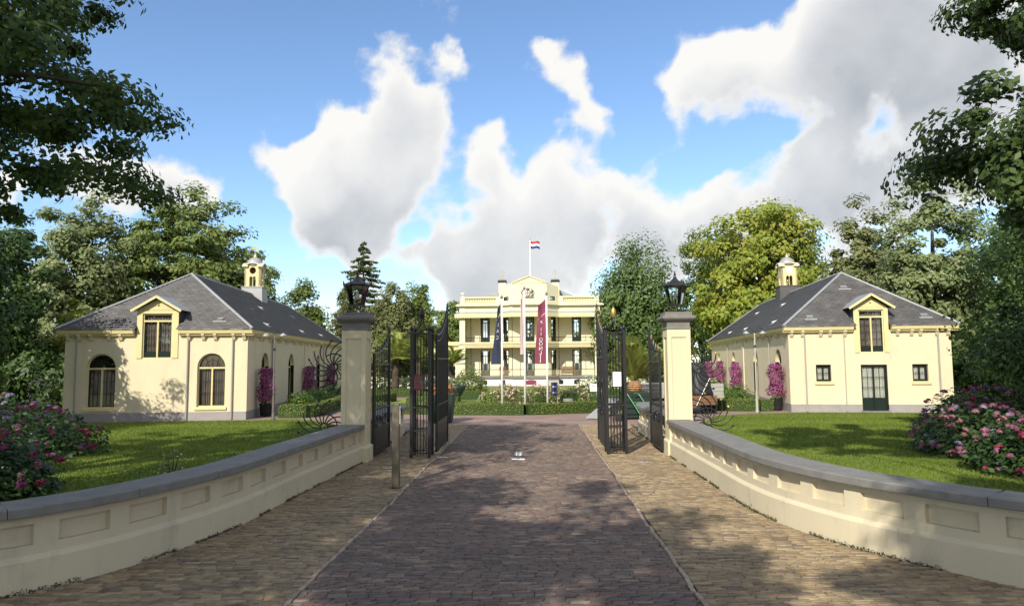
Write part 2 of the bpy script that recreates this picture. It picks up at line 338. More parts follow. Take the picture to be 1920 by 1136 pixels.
def make_sky():
    az = np.radians(np.arange(-66, 66.01, .33)); el_ = np.radians(np.arange(-2, 56.01, .33)); A, E_ = np.meshgrid(az, el_); D = np.stack([np.sin(A)*np.cos(E_), np.cos(A)*np.cos(E_), np.sin(E_)], -1).reshape(-1, 3)
    wp = np.stack([fbm(D*6, s_, 5, .55)-.5 for s_ in (3, 23, 43)], 1); Dw = D+wp*.16
    def fld(lst, Dq):
        s = np.zeros(len(D))
        for px, py, r, wg in lst:
            c = np.array(ray(px, py).normalized()); d = np.linalg.norm(Dq-c, axis=1)/(r/1300*1.08); t = np.clip(1-d, 0, 1); s += wg*t*t*(3-2*t)
        return s
    body = np.minimum(fld(CLOUD_BODY, Dw)*.86, 1.0); shd = fld(CLOUD_SHADE, D+wp*.10)
    bill = 1-np.abs(2*fbm(D*7+wp*1.2, 71, 5, .5)-1)*2.4      # billows
    act = np.clip(body*2.2, 0, 1); soft = body+(bill-.55)*.70*act; dens = soft+(fbm(D*14+wp*.8, 5, 6, .6)-.5)*(1.25-.55*body)*act-.03
    # light comes from above: gather the (smoothed) density passed on the way down
    ns = len(az); G = np.clip((.6*soft+.4*dens).reshape(len(el_), ns)-.2, 0, 1)*1.3; S_ = np.zeros_like(G)
    for i in range(len(el_)-2, -1, -1): S_[i] = S_[i+1]*.93+G[i+1]*.07*1.9
    self_sh = np.clip(1-np.exp(-1.5*S_.ravel()), 0, 1)
    fade = np.clip((66-np.abs(np.degrees(A)))/12, 0, 1)*np.clip((56-np.degrees(E_))/10, 0, 1); dens = dens*fade.ravel()
    n1 = len(az); idx = np.arange(len(D)).reshape(len(el_), n1); Fc = np.stack([idx[:-1, :-1], idx[:-1, 1:], idx[1:, 1:], idx[1:, :-1]], -1).reshape(-1, 4)
    m = bpy.data.materials.new('sky_clouds'); m.use_nodes = True; t = m.node_tree; t.nodes.clear(); MAT['sky_clouds'] = m
    a1 = N(t, 'ShaderNodeAttribute', attribute_name='tone'); a2 = N(t, 'ShaderNodeAttribute', attribute_name='shade'); geo = N(t, 'ShaderNodeNewGeometry')
    sc_ = N(t, 'ShaderNodeVectorMath', operation='SCALE'); L(t, geo.outputs['Position'], sc_.inputs[0]); sc_.inputs['Scale'].default_value = 1/2000
    n = N(t, 'ShaderNodeTexNoise'); n.inputs['Scale'].default_value = 26; n.inputs['Detail'].default_value = 7; n.inputs['Roughness'].default_value = .62; L(t, sc_.outputs[0], n.inputs['Vector'])
    d = math_n(t, 'ADD', a1.outputs['Fac'], math_n(t, 'MULTIPLY', math_n(t, 'SUBTRACT', n.outputs['Fac'], .5), .75))
    al = maprange(t, d, .20, .60); thick = maprange(t, d, .30, .85)
    sh = math_n(t, 'MULTIPLY', math_n(t, 'ADD', a2.outputs['Fac'], math_n(t, 'MULTIPLY', math_n(t, 'SUBTRACT', n.outputs['Fac'], .5), .30)), thick, clamp=True)
    r = N(t, 'ShaderNodeValToRGB'); e = r.color_ramp.elements; e[0].position = 0; e[0].color = (.90, .885, .85, 1); e[1].position = 1; e[1].color = (.37, .40, .435, 1); k = e.new(.5); k.color = (.64, .655, .675, 1); L(t, sh, r.inputs[0])
    em = N(t, 'ShaderNodeEmission'); L(t, r.outputs[0], em.inputs['Color']); em.inputs['Strength'].default_value = .67
    tr = N(t, 'ShaderNodeBsdfTransparent'); ms = N(t, 'ShaderNodeMixShader'); L(t, math_n(t, 'MULTIPLY', al, .97), ms.inputs[0]); L(t, tr.outputs[0], ms.inputs[1]); L(t, em.outputs[0], ms.inputs[2])
    o_ = N(t, 'ShaderNodeOutputMaterial'); L(t, ms.outputs[0], o_.inputs[0]); m.cycles.emission_sampling = 'NONE'
    o = npmesh('sky', D*2000, Fc, 'sky_clouds', tone=dens); o['kind'] = 'structure'
    at = o.data.attributes.new('shade', 'FLOAT', 'POINT'); at.data.foreach_set('value', np.clip(np.minimum(shd, 1)*.36+(self_sh-.47)*.80+(fbm(D*9+wp, 91, 5, .5)-.5)*.75, -.3, 1.2).astype(np.float32))
    o.data.polygons.foreach_set('use_smooth', np.ones(len(o.data.polygons), bool))
make_sky()
mat('palm_base', (.42, .24, .12), .9, .3, 14, .8, 30, c2=(.16, .09, .05))
# ================================================================== ground and paving
def brickmat(name, c1, c2, mortar, bw, bh):
    m = bpy.data.materials.new(name); m.use_nodes = True; t = m.node_tree; b = t.nodes['Principled BSDF']; MAT[name] = m
    geo = N(t, 'ShaderNodeNewGeometry'); br = N(t, 'ShaderNodeTexBrick'); L(t, geo.outputs['Position'], br.inputs['Vector'])
    br.inputs['Scale'].default_value = 1; br.inputs['Brick Width'].default_value = bw; br.inputs['Row Height'].default_value = bh; br.inputs['Mortar Size'].default_value = .005
    br.inputs['Color1'].default_value = (*c1, 1); br.inputs['Color2'].default_value = (*c2, 1); br.inputs['Mortar'].default_value = (*mortar, 1)
    n = N(t, 'ShaderNodeTexNoise'); n.inputs['Scale'].default_value = .9; n.inputs['Detail'].default_value = 8; L(t, geo.outputs['Position'], n.inputs['Vector'])
    r = N(t, 'ShaderNodeValToRGB'); r.color_ramp.elements[0].position = .3; r.color_ramp.elements[0].color = (.72, .72, .72, 1); r.color_ramp.elements[1].position = .7; r.color_ramp.elements[1].color = (1.12, 1.1, 1.06, 1)
    L(t, n.outputs['Fac'], r.inputs[0]); mm = N(t, 'ShaderNodeMix', data_type='RGBA', blend_type='MULTIPLY'); mm.inputs['Factor'].default_value = 1
    L(t, br.outputs['Color'], mm.inputs['A']); L(t, r.outputs[0], mm.inputs['B']); L(t, mm.outputs['Result'], b.inputs['Base Color']); b.inputs['Roughness'].default_value = .85
    bp = N(t, 'ShaderNodeBump'); bp.inputs['Strength'].default_value = .4; bp.inputs['Distance'].default_value = .01; bp.invert = True; L(t, br.outputs['Fac'], bp.inputs['Height']); L(t, bp.outputs[0], b.inputs['Normal'])
brickmat('pink_brick', (.30, .20, .17), (.24, .165, .145), (.25, .2, .16), .22, .058)
DR = [(.105, .078, .063), (.165, .115, .090), (.135, .107, .090), (.200, .126, .095), (.155, .126, .105), (.270, .205, .150)]
YL = [(.25, .185, .10), (.33, .25, .145), (.20, .145, .09), (.37, .29, .175), (.29, .21, .125), (.15, .115, .09)]
SD = ((.06, .05, .045), .8, .75, (1, 1, 1)); mat('drive_brick', DR[0], .72, .1, 9, .35, 120, isl=DR, stain=SD); mat('drive_brick_single', DR[0], .72, .1, 9, .35, 120, isl=DR, objrand=True, stain=SD)
SY = ((.12, .09, .06), 1.0, .7, (1, 1, 1)); mat('yellow_brick', YL[0], .8, .1, 9, .35, 120, isl=YL, stain=SY); mat('yellow_brick_single', YL[0], .8, .1, 9, .35, 120, isl=YL, objrand=True, stain=SY)
mat('edge_brick', (.3, .24, .18), .8, .1, 9, .3, 120, isl=[(.26, .2, .15), (.36, .29, .22), (.30, .23, .18)])
mat('joint_sand', (.055, .046, .034), .95, .2, 5, .3, 90, c2=(.035, .032, .022))
mat('ground', (.035, .045, .018), .95, .2, .6, .4, 6, c2=(.04, .032, .02))
mat('lawn', (.14, .19, .022), .95, .2, 1.1, .5, 60, c2=(.10, .155, .016))
mat('lawn_far', (.20, .25, .05), .95, .2, 1.1, .5, 60, c2=(.15, .21, .04))
leafmat('grass', [(.09, .14, .014), (.14, .195, .022), (.19, .235, .034)], .3)
leafmat('moss', [(.03, .03, .012), (.05, .06, .018), (.07, .06, .03)], .1)
def sheet(name, poly, z, m):
    mb = MB(); mb.add([(x, y, z) for x, y in poly], [tuple(range(len(poly)))]); return mb.build(name, m, kind='structure')
sheet('ground', [(-400, -300), (400, -300), (400, 500), (-400, 500)], -.06, 'ground')
WL = [(-3.95,15.95),(-4.02,14.5),(-4.1,12.5),(-4.15,11),(-4.2,9.9),(-4.42,8.75),(-4.7,7.85),(-5.0,7.27),(-5.32,6.86),(-6.2,6.1),(-7.5,5.5)]
WR = [(3.2,16.85),(3.22,15.6),(3.26,13.0),(3.28,11.3),(3.4,10.2),(3.68,9.2),(3.98,8.55),(4.4,7.87),(4.88,7.29),(5.7,6.6),(7.0,6.0)]
IL = [(-4.12,16.75),(-4.12,18.5),(-4.12,20.5),(-4.12,21.8),(-4.3,22.9),(-4.95,23.7)]
IR = [(3.34,17.7),(3.30,19.0),(3.26,21.0),(3.28,22.4),(3.5,23.4),(4.2,24.1),(5.2,24.4)]
xl_y = np.array([p[1] for p in WL][::-1]); xl_x = np.array([p[0] for p in WL][::-1])
xr_y = np.array([p[1] for p in WR][::-1]); xr_x = np.array([p[0] for p in WR][::-1])
def wallx(y, side):
    if side < 0: return -4.1 if y > 16 else float(np.interp(y, xl_y, xl_x))
    return 3.33 if y > 17 else float(np.interp(y, xr_y, xr_x))
DX0, DX1, YEND = -2.36, 1.55, 25.2
def brick_batch(cx, cy, lx, ly, zt):
    """bricks with chamfered tops; arrays of centres, half sizes, top heights"""
    n = len(cx); ch = .005; V = np.zeros((n, 12, 3)); sx = np.array([-1, 1, 1, -1]); sy = np.array([-1, -1, 1, 1])
    tx = rng.normal(0, .018, n); ty = rng.normal(0, .045, n); an = rng.normal(0, .012, n)
    for k in range(4):
        for lev, (ins, dz) in enumerate(((0, -.05), (0, -.004), (ch, 0))):
            dx = sx[k]*(lx-ins); dy = sy[k]*(ly-ins)
            V[:, lev*4+k, 0] = cx+dx-dy*an; V[:, lev*4+k, 1] = cy+dy+dx*an; V[:, lev*4+k, 2] = zt+dz+(dx*tx+dy*ty if lev else 0)
    f = []
    for lev in (0, 1):
        for k in range(4): f.append((lev*4+k, lev*4+(k+1) % 4, lev*4+4+(k+1) % 4, lev*4+4+k))
    f.append((8, 9, 10, 11)); f = np.array(f)
    Fc = (f[None]+12*np.arange(n)[:, None, None]).reshape(-1, 4); return V.reshape(-1, 3), Fc
def rows(xa, xb, y0, y1, bl=.2, bw=.047, j=.008):
    cx, cy, lx = [], [], []
    y = y0; i = 0
    while y < y1:
        a, b = xa(y), xb(y)
        x = a+rng.uniform(-bl, 0)
        while x < b:
            l = bl*rng.uniform(.93, 1.04); x0, x1 = max(x, a), min(x+l, b)
            if x1-x0 > .03: cx.append((x0+x1)/2); cy.append(y+bw/2+.01*math.sin(x*.9+y)); lx.append((x1-x0)/2)
            x += l+j
        y += bw+j; i += 1
    return np.array(cx), np.array(cy), np.array(lx)
def project(x, y, z=0):
    v = CR.transposed() @ (Vector((x, y, z))-CP); return 960+F*v.x/-v.z, 568-F*v.y/-v.z
def paving(name, poly, xa, xb, m, half=.0235, y0=5.6):
    o = sheet(name, poly, -.026, 'joint_sand')
    cx, cy, lx = rows(xa, xb, y0, YEND)
    zt = rng.normal(0, .0026, len(cx))+.012*np.sin(cx*1.9+.4)*np.sin(cy*.35)-.006
    vis = [i for i in range(len(cx)) if (lambda q: -20 < q[0] < 1940 and q[1] < 1150)(project(cx[i], cy[i])) and lx[i] > .085]
    near = sorted(vis, key=lambda i: cy[i])[:296]; ns = set(near)
    rest = np.array([i for i in range(len(cx)) if i not in ns])
    V, Fc = brick_batch(cx[rest], cy[rest], lx[rest], np.full(len(rest), half), zt[rest])
    npmesh('brick_paving', V, Fc, m, o)['kind'] = 'stuff'
    V, Fc = brick_batch(np.zeros(1), np.zeros(1), np.array([.098]), np.array([half]), np.zeros(1))
    me = None
    for i in near:
        if me is None: b = npmesh('brick', V, Fc, m+'_single', o); me = b.data
        else: b = bpy.data.objects.new('brick', me); link(b, o)
        b.location = (cx[i], cy[i], zt[i]); b.scale.x = lx[i]/.098; b.rotation_euler = (rng.normal(0, .02), rng.normal(0, .008), rng.normal(0, .012))
    return o
drive = paving('drive', [(DX0-.06, -30), (DX1+.06, -30), (DX1+.06, YEND), (DX0-.06, YEND)], lambda y: DX0, lambda y: DX1, 'drive_brick')
def pave_poly(side, e):
    ys = [-30, 5.2]+list(np.linspace(5.5, 17.2, 14))+[YEND]
    w_ = [(wallx(max(y, 5.6), side)+side*.15, y) for y in ys]; return [(e, -30)]+[(e, YEND)]+w_[::-1]
pl = paving('pavement', pave_poly(-1, DX0-.061), lambda y: wallx(y, -1)-.05, lambda y: DX0-.065, 'yellow_brick')
pr = paving('pavement', pave_poly(1, DX1+.061), lambda y: DX1+.065, lambda y: wallx(y, 1)+.05, 'yellow_brick')
for x, po in ((DX0-.03, pl), (DX1+.03, pr)):       # edging course between drive and pavement, bricks laid lengthwise
    ys = np.arange(5.6, YEND, .208); V, Fc = brick_batch(np.full(len(ys), x)+rng.normal(0, .008, len(ys))+.014*np.sin(ys*.9+x)+.008*np.sin(ys*2.3), ys, np.full(len(ys), .024), np.full(len(ys), .1), rng.normal(.001, .0015, len(ys)))
    npmesh('edging_bricks', V, Fc, 'edge_brick', po)['kind'] = 'stuff'
sheet('forecourt', [(-19.5, 26.0), (-9, 22.4), (9, 22.4), (18.5, 28.3), (18, 30.2), (11.3, 30.9), (14.6, 57), (12, 63), (-12, 63), (-15.6, 56), (-11.9, 28.5), (-19.5, 27.6)], -.034, 'pink_brick')
mb = MB()
def lawn_sheet(name, poly, m='lawn'):
    o = MB().add([(x, y, .012) for x, y in poly]+[(x, y, -.07) for x, y in poly], [tuple(range(len(poly)))]+[(i, (i+1) % len(poly), len(poly)+(i+1) % len(poly), len(poly)+i) for i in range(len(poly))]).build(name, m, kind='structure'); return o
LAWN_L = [(x-.32, y) for x, y in WL[::-1]]+[(-4.4, 17), (-4.4, 21.8), (-4.55, 22.8), (-5.1, 23.45), (-6.3, 24.0), (-8.6, 26.9), (-9.4, 27.55), (-12.0, 27.15), (-18.6, 26.3), (-40, 24), (-40, 3), (-8, 5)]
LAWN_R = [(x+.32, y) for x, y in WR[::-1]]+[(3.6, 17.4), (3.55, 22.3), (3.75, 23.2), (4.4, 23.8), (5.5, 24.1), (7.3, 28.4), (8.6, 28.9), (11.2, 29.7), (18, 28.8), (40, 26), (40, 3), (7.5, 5.4)]
lawn_sheet('lawn', LAWN_L); lawn_sheet('lawn', LAWN_R)
lawn_sheet('parterre_lawn', [(-6.6, 31.0), (-.4, 30.4), (5.8, 31.4), (7.5, 37), (7.5, 60), (-8, 60), (-8, 37)], 'lawn_far')
lawn_sheet('side_lawn', [(-30, 46), (-9.2, 46), (-8.6, 62), (-30, 78)], 'lawn_far')
lawn_sheet('side_lawn', [(30, 40), (9.5, 40), (9, 62), (30, 78)], 'lawn_far')
def inpoly(P, poly):
    x, y = P[:, 0], P[:, 1]; c = np.zeros(len(P), bool); n = len(poly)
    for i in range(n):
        x1, y1 = poly[i]; x2, y2 = poly[i-1]
        k = ((y1 > y) != (y2 > y)) & (x < (x2-x1)*(y-y1)/(y2-y1+1e-12)+x1); c ^= k
    return c
def grass(poly, n, bb, label):
    P = np.stack([rng.uniform(bb[0], bb[1], n), rng.uniform(bb[2], bb[3], n)], 1); P = P[inpoly(P, poly)]; n = len(P)
    h = rng.uniform(.028, .06, n); a = rng.uniform(0, 6.28, n); wd = .008; z = .012
    dx, dy = np.cos(a)*wd, np.sin(a)*wd; lean = rng.normal(0, .022, (n, 2))
    V = np.stack([np.stack([P[:, 0]-dx, P[:, 1]-dy, np.full(n, z)], 1), np.stack([P[:, 0]+dx, P[:, 1]+dy, np.full(n, z)], 1), np.stack([P[:, 0]+lean[:, 0], P[:, 1]+lean[:, 1], z+h], 1)], 1).reshape(-1, 3)
    tone = np.repeat(.5+.30*np.sin(P[:, 1]*2.2+P[:, 0]*.25)+.9*(fbm(np.stack([P[:, 0]*.5, P[:, 1]*.5, P[:, 0]*0], 1), 8, 4)-.5)+rng.normal(0, .1, n), 3)
    tag(npmesh('grass', V, np.arange(3*n).reshape(n, 3), 'grass', tone=tone), label, 'grass', kind='stuff')
grass(LAWN_L, 250000, (-19, -4, 6, 28), 'short mown grass of the lawn beside the arched-window coach house')
grass(LAWN_R, 250000, (3, 18, 6, 30), 'short mown grass of the lawn beside the coach house with the clock')
# ================================================================== low garden walls
def low_wall(label, pts, sgn, start=0., group=None):
    path = spline([Vector((x, y)) for x, y in pts], 6); LEN, at = resample(path, .1)
    o = thing('garden_wall', label, 'wall', (pts[0][0], pts[0][1], 0), group)
    def sub(s0, s1, st=.12):
        k = max(2, int((s1-s0)/st)+1); return [at(s0+(s1-s0)*i/(k-1)) for i in range(k)]
    MB().sweep(sub(0, LEN), [(0, -.02), (.42, -.02), (.42, .36), (.055, .36), (.012, .325), (0, .31)], sgn).build('plinth', 'stucco_wall', o)
    MB().sweep(sub(0, LEN), [(.14, .34), (.39, .34), (.39, .76), (.14, .76)], sgn).build('wall_core', 'stucco_wall', o)
    for nm, z0, z1 in (('rail', .345, .455), ('rail', .665, .755)):
        MB().sweep(sub(0, LEN), [(.052, z0), (.16, z0), (.16, z1), (.052, z1)], sgn).build(nm, 'stucco_wall', o)
    per = .79; n = int((LEN-start)/per)
    for i in range(n):
        s = start+i*per
        MB().sweep(sub(s, s+.24, .1), [(.0535, .45), (.16, .45), (.16, .67), (.0535, .67)], sgn).build('stile', 'stucco_wall', o)
        MB().sweep(sub(s+.245, s+per-.005, .12), [(.115, .456), (.15, .456), (.15, .664), (.115, .664)], sgn).build('panel', 'stucco_wall', o)
    n = int(LEN*240); s_ = rng.uniform(0, LEN, n); s_ = s_[(np.sin(s_*2.3+sgn)+np.sin(s_*5.1)) > -.4]; n = len(s_); c_ = np.array([at(q) for q in s_]); t_ = np.array([(at(q+.05)-at(q-.05)).normalized() for q in s_]); nn_ = np.stack([-t_[:, 1], t_[:, 0]], 1)*sgn
    of = -np.abs(rng.normal(0, .022, n)); V, Fc = leafcards(np.stack([c_[:, 0]+nn_[:, 0]*of, c_[:, 1]+nn_[:, 1]*of, np.abs(rng.normal(0, .016, n))], 1), rng.normal(0, 1, (n, 3)), .028, .4); npmesh('moss', V, Fc, 'moss', o, tone=rng.uniform(0, 1, 4*n))['kind'] = 'stuff'
    nc = int(LEN/1.25); cl = LEN/nc
    for i in range(nc):
        pts_ = sub(i*cl+.003, (i+1)*cl-.003, .14)
        MB().sweep(pts_, [(-.052, .755), (.50, .755), (.505, .765), (.505, .845), (.495, .858), (-.045, .858), (-.057, .845), (-.057, .765)], sgn).build('coping_stone', 'coping_stone', o)
    return o
low_wall('curved cream garden wall with recessed panels running from the shaded pillar past the purple hydrangeas', WL, -1, .1)
low_wall('curved cream garden wall with sunlit panels running from the bright pillar past the pink hydrangeas', WR, 1, .1)
low_wall('short inner garden wall behind the steel intercom post, inside the gate', IL, 1, .1)
low_wall('short inner garden wall with rounded corner beside the potted palm, inside the gate', IR, -1, .1)
# ================================================================== gate pillars and lanterns
def pillar(label, cx, cy, wing):
    o = thing('gate_pillar', label, 'pillar', (cx, cy, 0)); s = .28
    def sq(mb, prof): return mb.lathe([(r*math.sqrt(2), z) for r, z in prof], (cx, cy, 0), 4, math.pi/4)
    sq(MB(), [(.335, -.02), (.335, .33), (.285, .37)]).build('base_plinth', 'pillar_cream', o, bevel=.008)
    sq(MB(), [(.255, .34), (.255, 3.02)]).build('shaft', 'pillar_cream', o)
    for k in range(4):
        a = k*math.pi/2; M = lambda x, y, z, a=a: (cx+x*math.cos(a)-y*math.sin(a), cy+x*math.sin(a)+y*math.cos(a), z)
        fr = MB(M)
        fr.box(-.28, -.175, -.281, -.25, .365, 3.02); fr.box(.175, .28, -.281, -.25, .365, 3.02); fr.box(-.176, .176, -.2805, -.25, .366, .80); fr.box(-.176, .176, -.2805, -.25, 2.82, 3.019)
        fr.build('panel_frame', 'pillar_cream', o, bevel=.004)
    sq(MB(), [(.30, 3.018), (.30, 3.045), (.275, 3.06), (.275, 3.17), (.30, 3.20), (.345, 3.225), (.39, 3.27), (.39, 3.325), (.36, 3.345), (.325, 3.35), (.325, 3.43)]).build('cap', 'cap_stone', o, bevel=.004)
    return o
def lantern(label, cx, cy, z, rot):
    o = thing('lantern', label, 'lantern', (cx, cy, z)); c = (cx, cy, z)
    def P(r, k, zz): a = rot+k*math.pi/3; return (cx+r*math.cos(a), cy+r*math.sin(a), z+zz)
    for k in range(6):
        pts = [P(.27, k, .0), P(.24, k, .035), P(.17, k, .03), P(.145, k, .075), P(.17, k, .125), P(.155, k, .18)]
        MB().tube(spline(pts, 4), .011, 5).build('scroll_foot', 'black_iron', o)
    MB().lathe([(.17, .17), (.185, .175), (.185, .20), (.165, .205)], c, 6, rot).build('bottom_frame', 'black_iron', o)
    for k in range(6):
        MB().bar(P(.165, k, .20), P(.265, k, .64), .018).build('corner_bar', 'black_iron', o)
        a0, a1 = (P(.162, k, .205), P(.162, k+1, .205)), (P(.26, k, .64), P(.26, k+1, .64))
        MB().add([a0[0], a0[1], a1[1], a1[0]], [(0, 1, 2, 3)]).build('pane', 'lantern_glass', o)
        MB().lathe([(.006, .0), (.013, .02), (.012, .05), (.018, .075), (.006, .11)], P(.32, k, .65), 6).build('corner_finial', 'black_iron', o)
    MB().lathe([(.265, .63), (.30, .635), (.325, .655), (.32, .675), (.24, .72), (.15, .755), (.09, .80), (.05, .85), (.03, .86)], c, 6, rot).build('roof', 'black_iron', o)
    MB().lathe([(.035, .85), (.045, .875), (.02, .90), (.022, .92), (.034, .94), (.022, .97), (.008, 1.03)], c, 10).build('finial', 'black_iron', o, smooth=True)
    MB().lathe([(.02, .2), (.02, .32), (.012, .33)], c, 8).build('lamp_holder', 'black_iron', o)
    MB().lathe([(.02, .32), (.034, .36), (.036, .45), (.03, .50), (.01, .52)], c, 10).build('bulb', 'bulb', o, smooth=True)
PLc = (-4.17, 16.2); PRc = (3.49, 17.15)
pillar('shaded cream gate pillar with dark stone cap, behind the steel post', *PLc, -1)
pillar('bright sunlit cream gate pillar with brownish grey stone cap', *PRc, 1)
lantern('black hexagonal lantern on the shaded gate pillar', *PLc, 3.43, R_(15)); lantern('black hexagonal lantern with visible bulb on the sunlit gate pillar', *PRc, 3.43, R_(0))
# ================================================================== iron sunburst guards at the pillars
def sunburst(label, c, rad, sg, a0):
    o = thing('sunburst_guard', label, 'iron ornament', c, 'sunburst guards beside the gate pillars'); c = Vector(c)
    def P(r, a): return c+Vector((r*math.cos(a)*sg, 0, r*math.sin(a)))
    MB().tube([P(.085, k*math.pi/10) for k in range(21)], .018, 6, False).build('hub_ring', 'black_iron', o)
    n = 16
    for k in range(n):
        a = a0+k*2*math.pi/n; pts = [P(.085+(rad-.085)*t, a+.75*t**1.5) for t in (0, .2, .4, .6, .8, 1)]
        sp = MB().tube(spline(pts, 3), [.016]*15+[.010], 5).build('spoke', 'black_iron', o)
        e = pts[-1]; d = (pts[-1]-pts[-2]).normalized()
        b = MB().tube([e-d*.01, e+d*.015, e+d*.035, e+d*.06], [.010, .030, .026, .004], 6).build('bud', 'gold' if k % 5 == 0 else 'black_iron', sp)
    MB().tube([P(rad*.52, a0+math.pi*(.2+t*.09)) for t in range(13)], .016, 5).build('bow', 'black_iron', o)
b1 = (-4.93, 16.25, .78); b2 = (-4.72, 16.25, 2.17); b3 = (4.17, 17.1, .80); b4 = (3.95, 17.1, 2.05)
sunburst('lower iron sunburst with curved spokes beside the shaded pillar', b1, .60, -1, .2); sunburst('upper iron sunburst with curved spokes beside the shaded pillar', b2, .60, -1, .3)
sunburst('lower iron sunburst with curved spokes beside the sunlit pillar', b3, .60, 1, .2); sunburst('upper iron sunburst with curved spokes beside the sunlit pillar', b4, .60, 1, .3)
# ================================================================== iron gates
def cage(label, x0, x1, y0, y1, sg):
    o = thing('gate_post', label, 'gate post', ((x0+x1)/2, y0, 0)); Z = 3.02
    for x in (x0+.035, x1-.035):
        for y in (y0+.035, y1-.035):
            MB().box(x-.035, x+.035, y-.035, y+.035, 0, Z).build('corner_post', 'black_iron', o, bevel=.006)
            MB().lathe([(.012, Z), (.035, Z+.03), (.042, Z+.07), (.03, Z+.105), (.008, Z+.13)], (x, y, 0), 10).build('knob', 'black_iron', o, smooth=True)
    for z in (.09, .62, 1.17, 2.35, 2.95):
        r = MB()
        for y in (y0+.035, y1-.035): r.box(x0+.06, x1-.06, y-.018, y+.018, z, z+.03)
        for x in (x0+.035, x1-.035): r.box(x-.018, x+.018, y0+.06, y1-.06, z+.0015, z+.0285)
        r.build('rail', 'black_iron', o)
    for i in range(1, 6):
        x = x0+.035+(x1-x0-.07)*i/6
        for y in (y0+.035, y1-.035): MB().tube([(x, y, .05), (x, y, 2.97)], .009, 6).build('bar', 'black_iron', o)
    for i in range(1, 6):
        y = y0+.035+(y1-y0-.07)*i/6
        for x in (x0+.035, x1-.035): MB().tube([(x, y, .05), (x, y, 2.97)], .009, 6).build('bar', 'black_iron', o)
    cx, cy = (x0+x1)/2, (y0+y1)/2
    for x in (x0+.05, x1-.05):
        for y in (y0+.05, y1-.05):
            d = Vector((x-cx, y-cy, 0))
            pts = [Vector((cx, cy, Z+a))+d*f for f, a in ((1, 0), (.8, .04), (.4, .1), (.16, .22), (.10, .36), (.12, .5))]
            MB().tube(spline(pts, 4), .012, 6).build('crown_arm', 'black_iron', o)
    MB().lathe([(.02, Z+.30), (.055, Z+.36), (.065, Z+.45), (.05, Z+.53), (.012, Z+.60)], (cx, cy, 0), 10).build('finial', 'black_iron' if sg < 0 else 'gold', o, smooth=True)
    # scroll work at the front foot
    for s in (-1, 1):
        MB().tube(spline([(cx+s*.02, y0+.035, .66), (cx+s*.09, y0+.03, .80), (cx+s*.05, y0+.03, 1.1), (cx+s*.02, y0+.03, 1.16)], 4), .008, 5).build('scroll', 'black_iron', o)
        MB().tube(spline([(cx+s*.06, y0+.03, .12), (cx+s*.13, y0+.03, .3), (cx+s*.10, y0+.03, .5), (cx+s*.06, y0+.03, .61)], 4), .008, 5).build('scroll', 'black_iron', o)
    return o
CL = (-3.0, -2.50, 16.70, 17.25); CRr = (1.74, 2.26, 17.22, 17.76)
cage('black iron lattice gate post carrying the dark red notice', *CL, -1); cage('black iron lattice gate post carrying the white notice, gilt bud on top', *CRr, 1)
def leaf(name, label, x, y0, y1, zl, zh, nb, sg, mids, paneltop):
    o = thing(name, label, 'gate', (x, y0, 0)); Ln = y1-y0
    def top(t): return zl+(zh-zl)*(t**2.2)
    for y in (y0+.03, y1-.03):
        MB().box(x-.028, x+.028, y-.028, y+.028, .06, top((y-y0)/Ln)).build('stile', 'black_iron', o)
    ts = [i/14 for i in range(15)]
    MB().tube([(x, y0+.03+t*(Ln-.06), top(t)) for t in ts], .026, 6).build('top_rail', 'black_iron', o)
    MB().tube([(x, y0+.03+t*(Ln-.06), top(t)-.16) for t in ts], .014, 6).build('top_rail', 'black_iron', o)
    for z in [.08, paneltop]+list(mids): MB().box(x-.02, x+.02, y0+.057, y1-.057, z, z+.045).build('rail', 'black_iron', o)
    MB().box(x-.008, x+.008, y0+.058, y1-.058, .126, paneltop-.001).build('kick_panel', 'black_iron', o)
    fr = MB()
    for xx in (x-.014, x+.014):
        for a, b, c_, d in ((.12, .14, .2, paneltop-.08), (Ln-.14, Ln-.12, .2, paneltop-.08), (.141, Ln-.141, .2, .22), (.141, Ln-.141, paneltop-.1, paneltop-.08)): fr.box(xx-.007, xx+.007, y0+a, y0+b, c_, d)
    fr.build('panel_moulding', 'black_iron', o)
    for i in range(1, nb):
        t = i/nb; y = y0+.03+t*(Ln-.06)
        MB().tube([(x, y, paneltop+.02), (x, y, top(t))], .011, 6).build('bar', 'black_iron', o)
        MB().tube([(x, y, top(t)), (x, y, top(t)+.06), (x, y, top(t)+.10), (x, y, top(t)+.16)], [.01, .022, .018, .003], 6).build('spear_tip', 'gold' if sg > 0 and i % 2 else 'black_iron', o)
    zs = [paneltop+.05]+[m+.05 for m in mids]
    for zz, hh in zip(zs if nb > 10 else zs[:1], [m-z_-.05 for m, z_ in zip(list(mids)+[zl-.1], [paneltop]+list(mids))]):
        for k in range(2):
            ya = y0+Ln*(.08+.46*k); wd = Ln*.38; hh2 = min(hh, .9)
            for s in (0, 1):
                pts = [(x-.018, ya+wd*(s+(1-2*s)*u), zz+hh2*v) for u, v in ((.5, 0), (.15, .12), (.02, .35), (.12, .6), (.35, .66), (.42, .5), (.3, .42))]
                MB().tube(spline(pts, 4), .010, 5).build('scroll', 'black_iron', o)
    MB().lathe([(.02, zh), (.035, zh+.04), (.03, zh+.1), (.006, zh+.2)], (x, y1-.03, 0), 8).build('finial', 'black_iron', o)
    return o
leaf('gate_leaf', 'tall black iron gate leaf swung open behind the notice post in the shade', -2.44, 17.27, 19.45, 2.95, 3.72, 16, -1, (1.17, 2.33), .74)
leaf('gate_leaf', 'tall black iron gate leaf with gilded tips swung open beside the sunlit pavement', 1.80, 17.78, 19.95, 2.95, 3.72, 16, 1, (1.17, 2.33), .74)
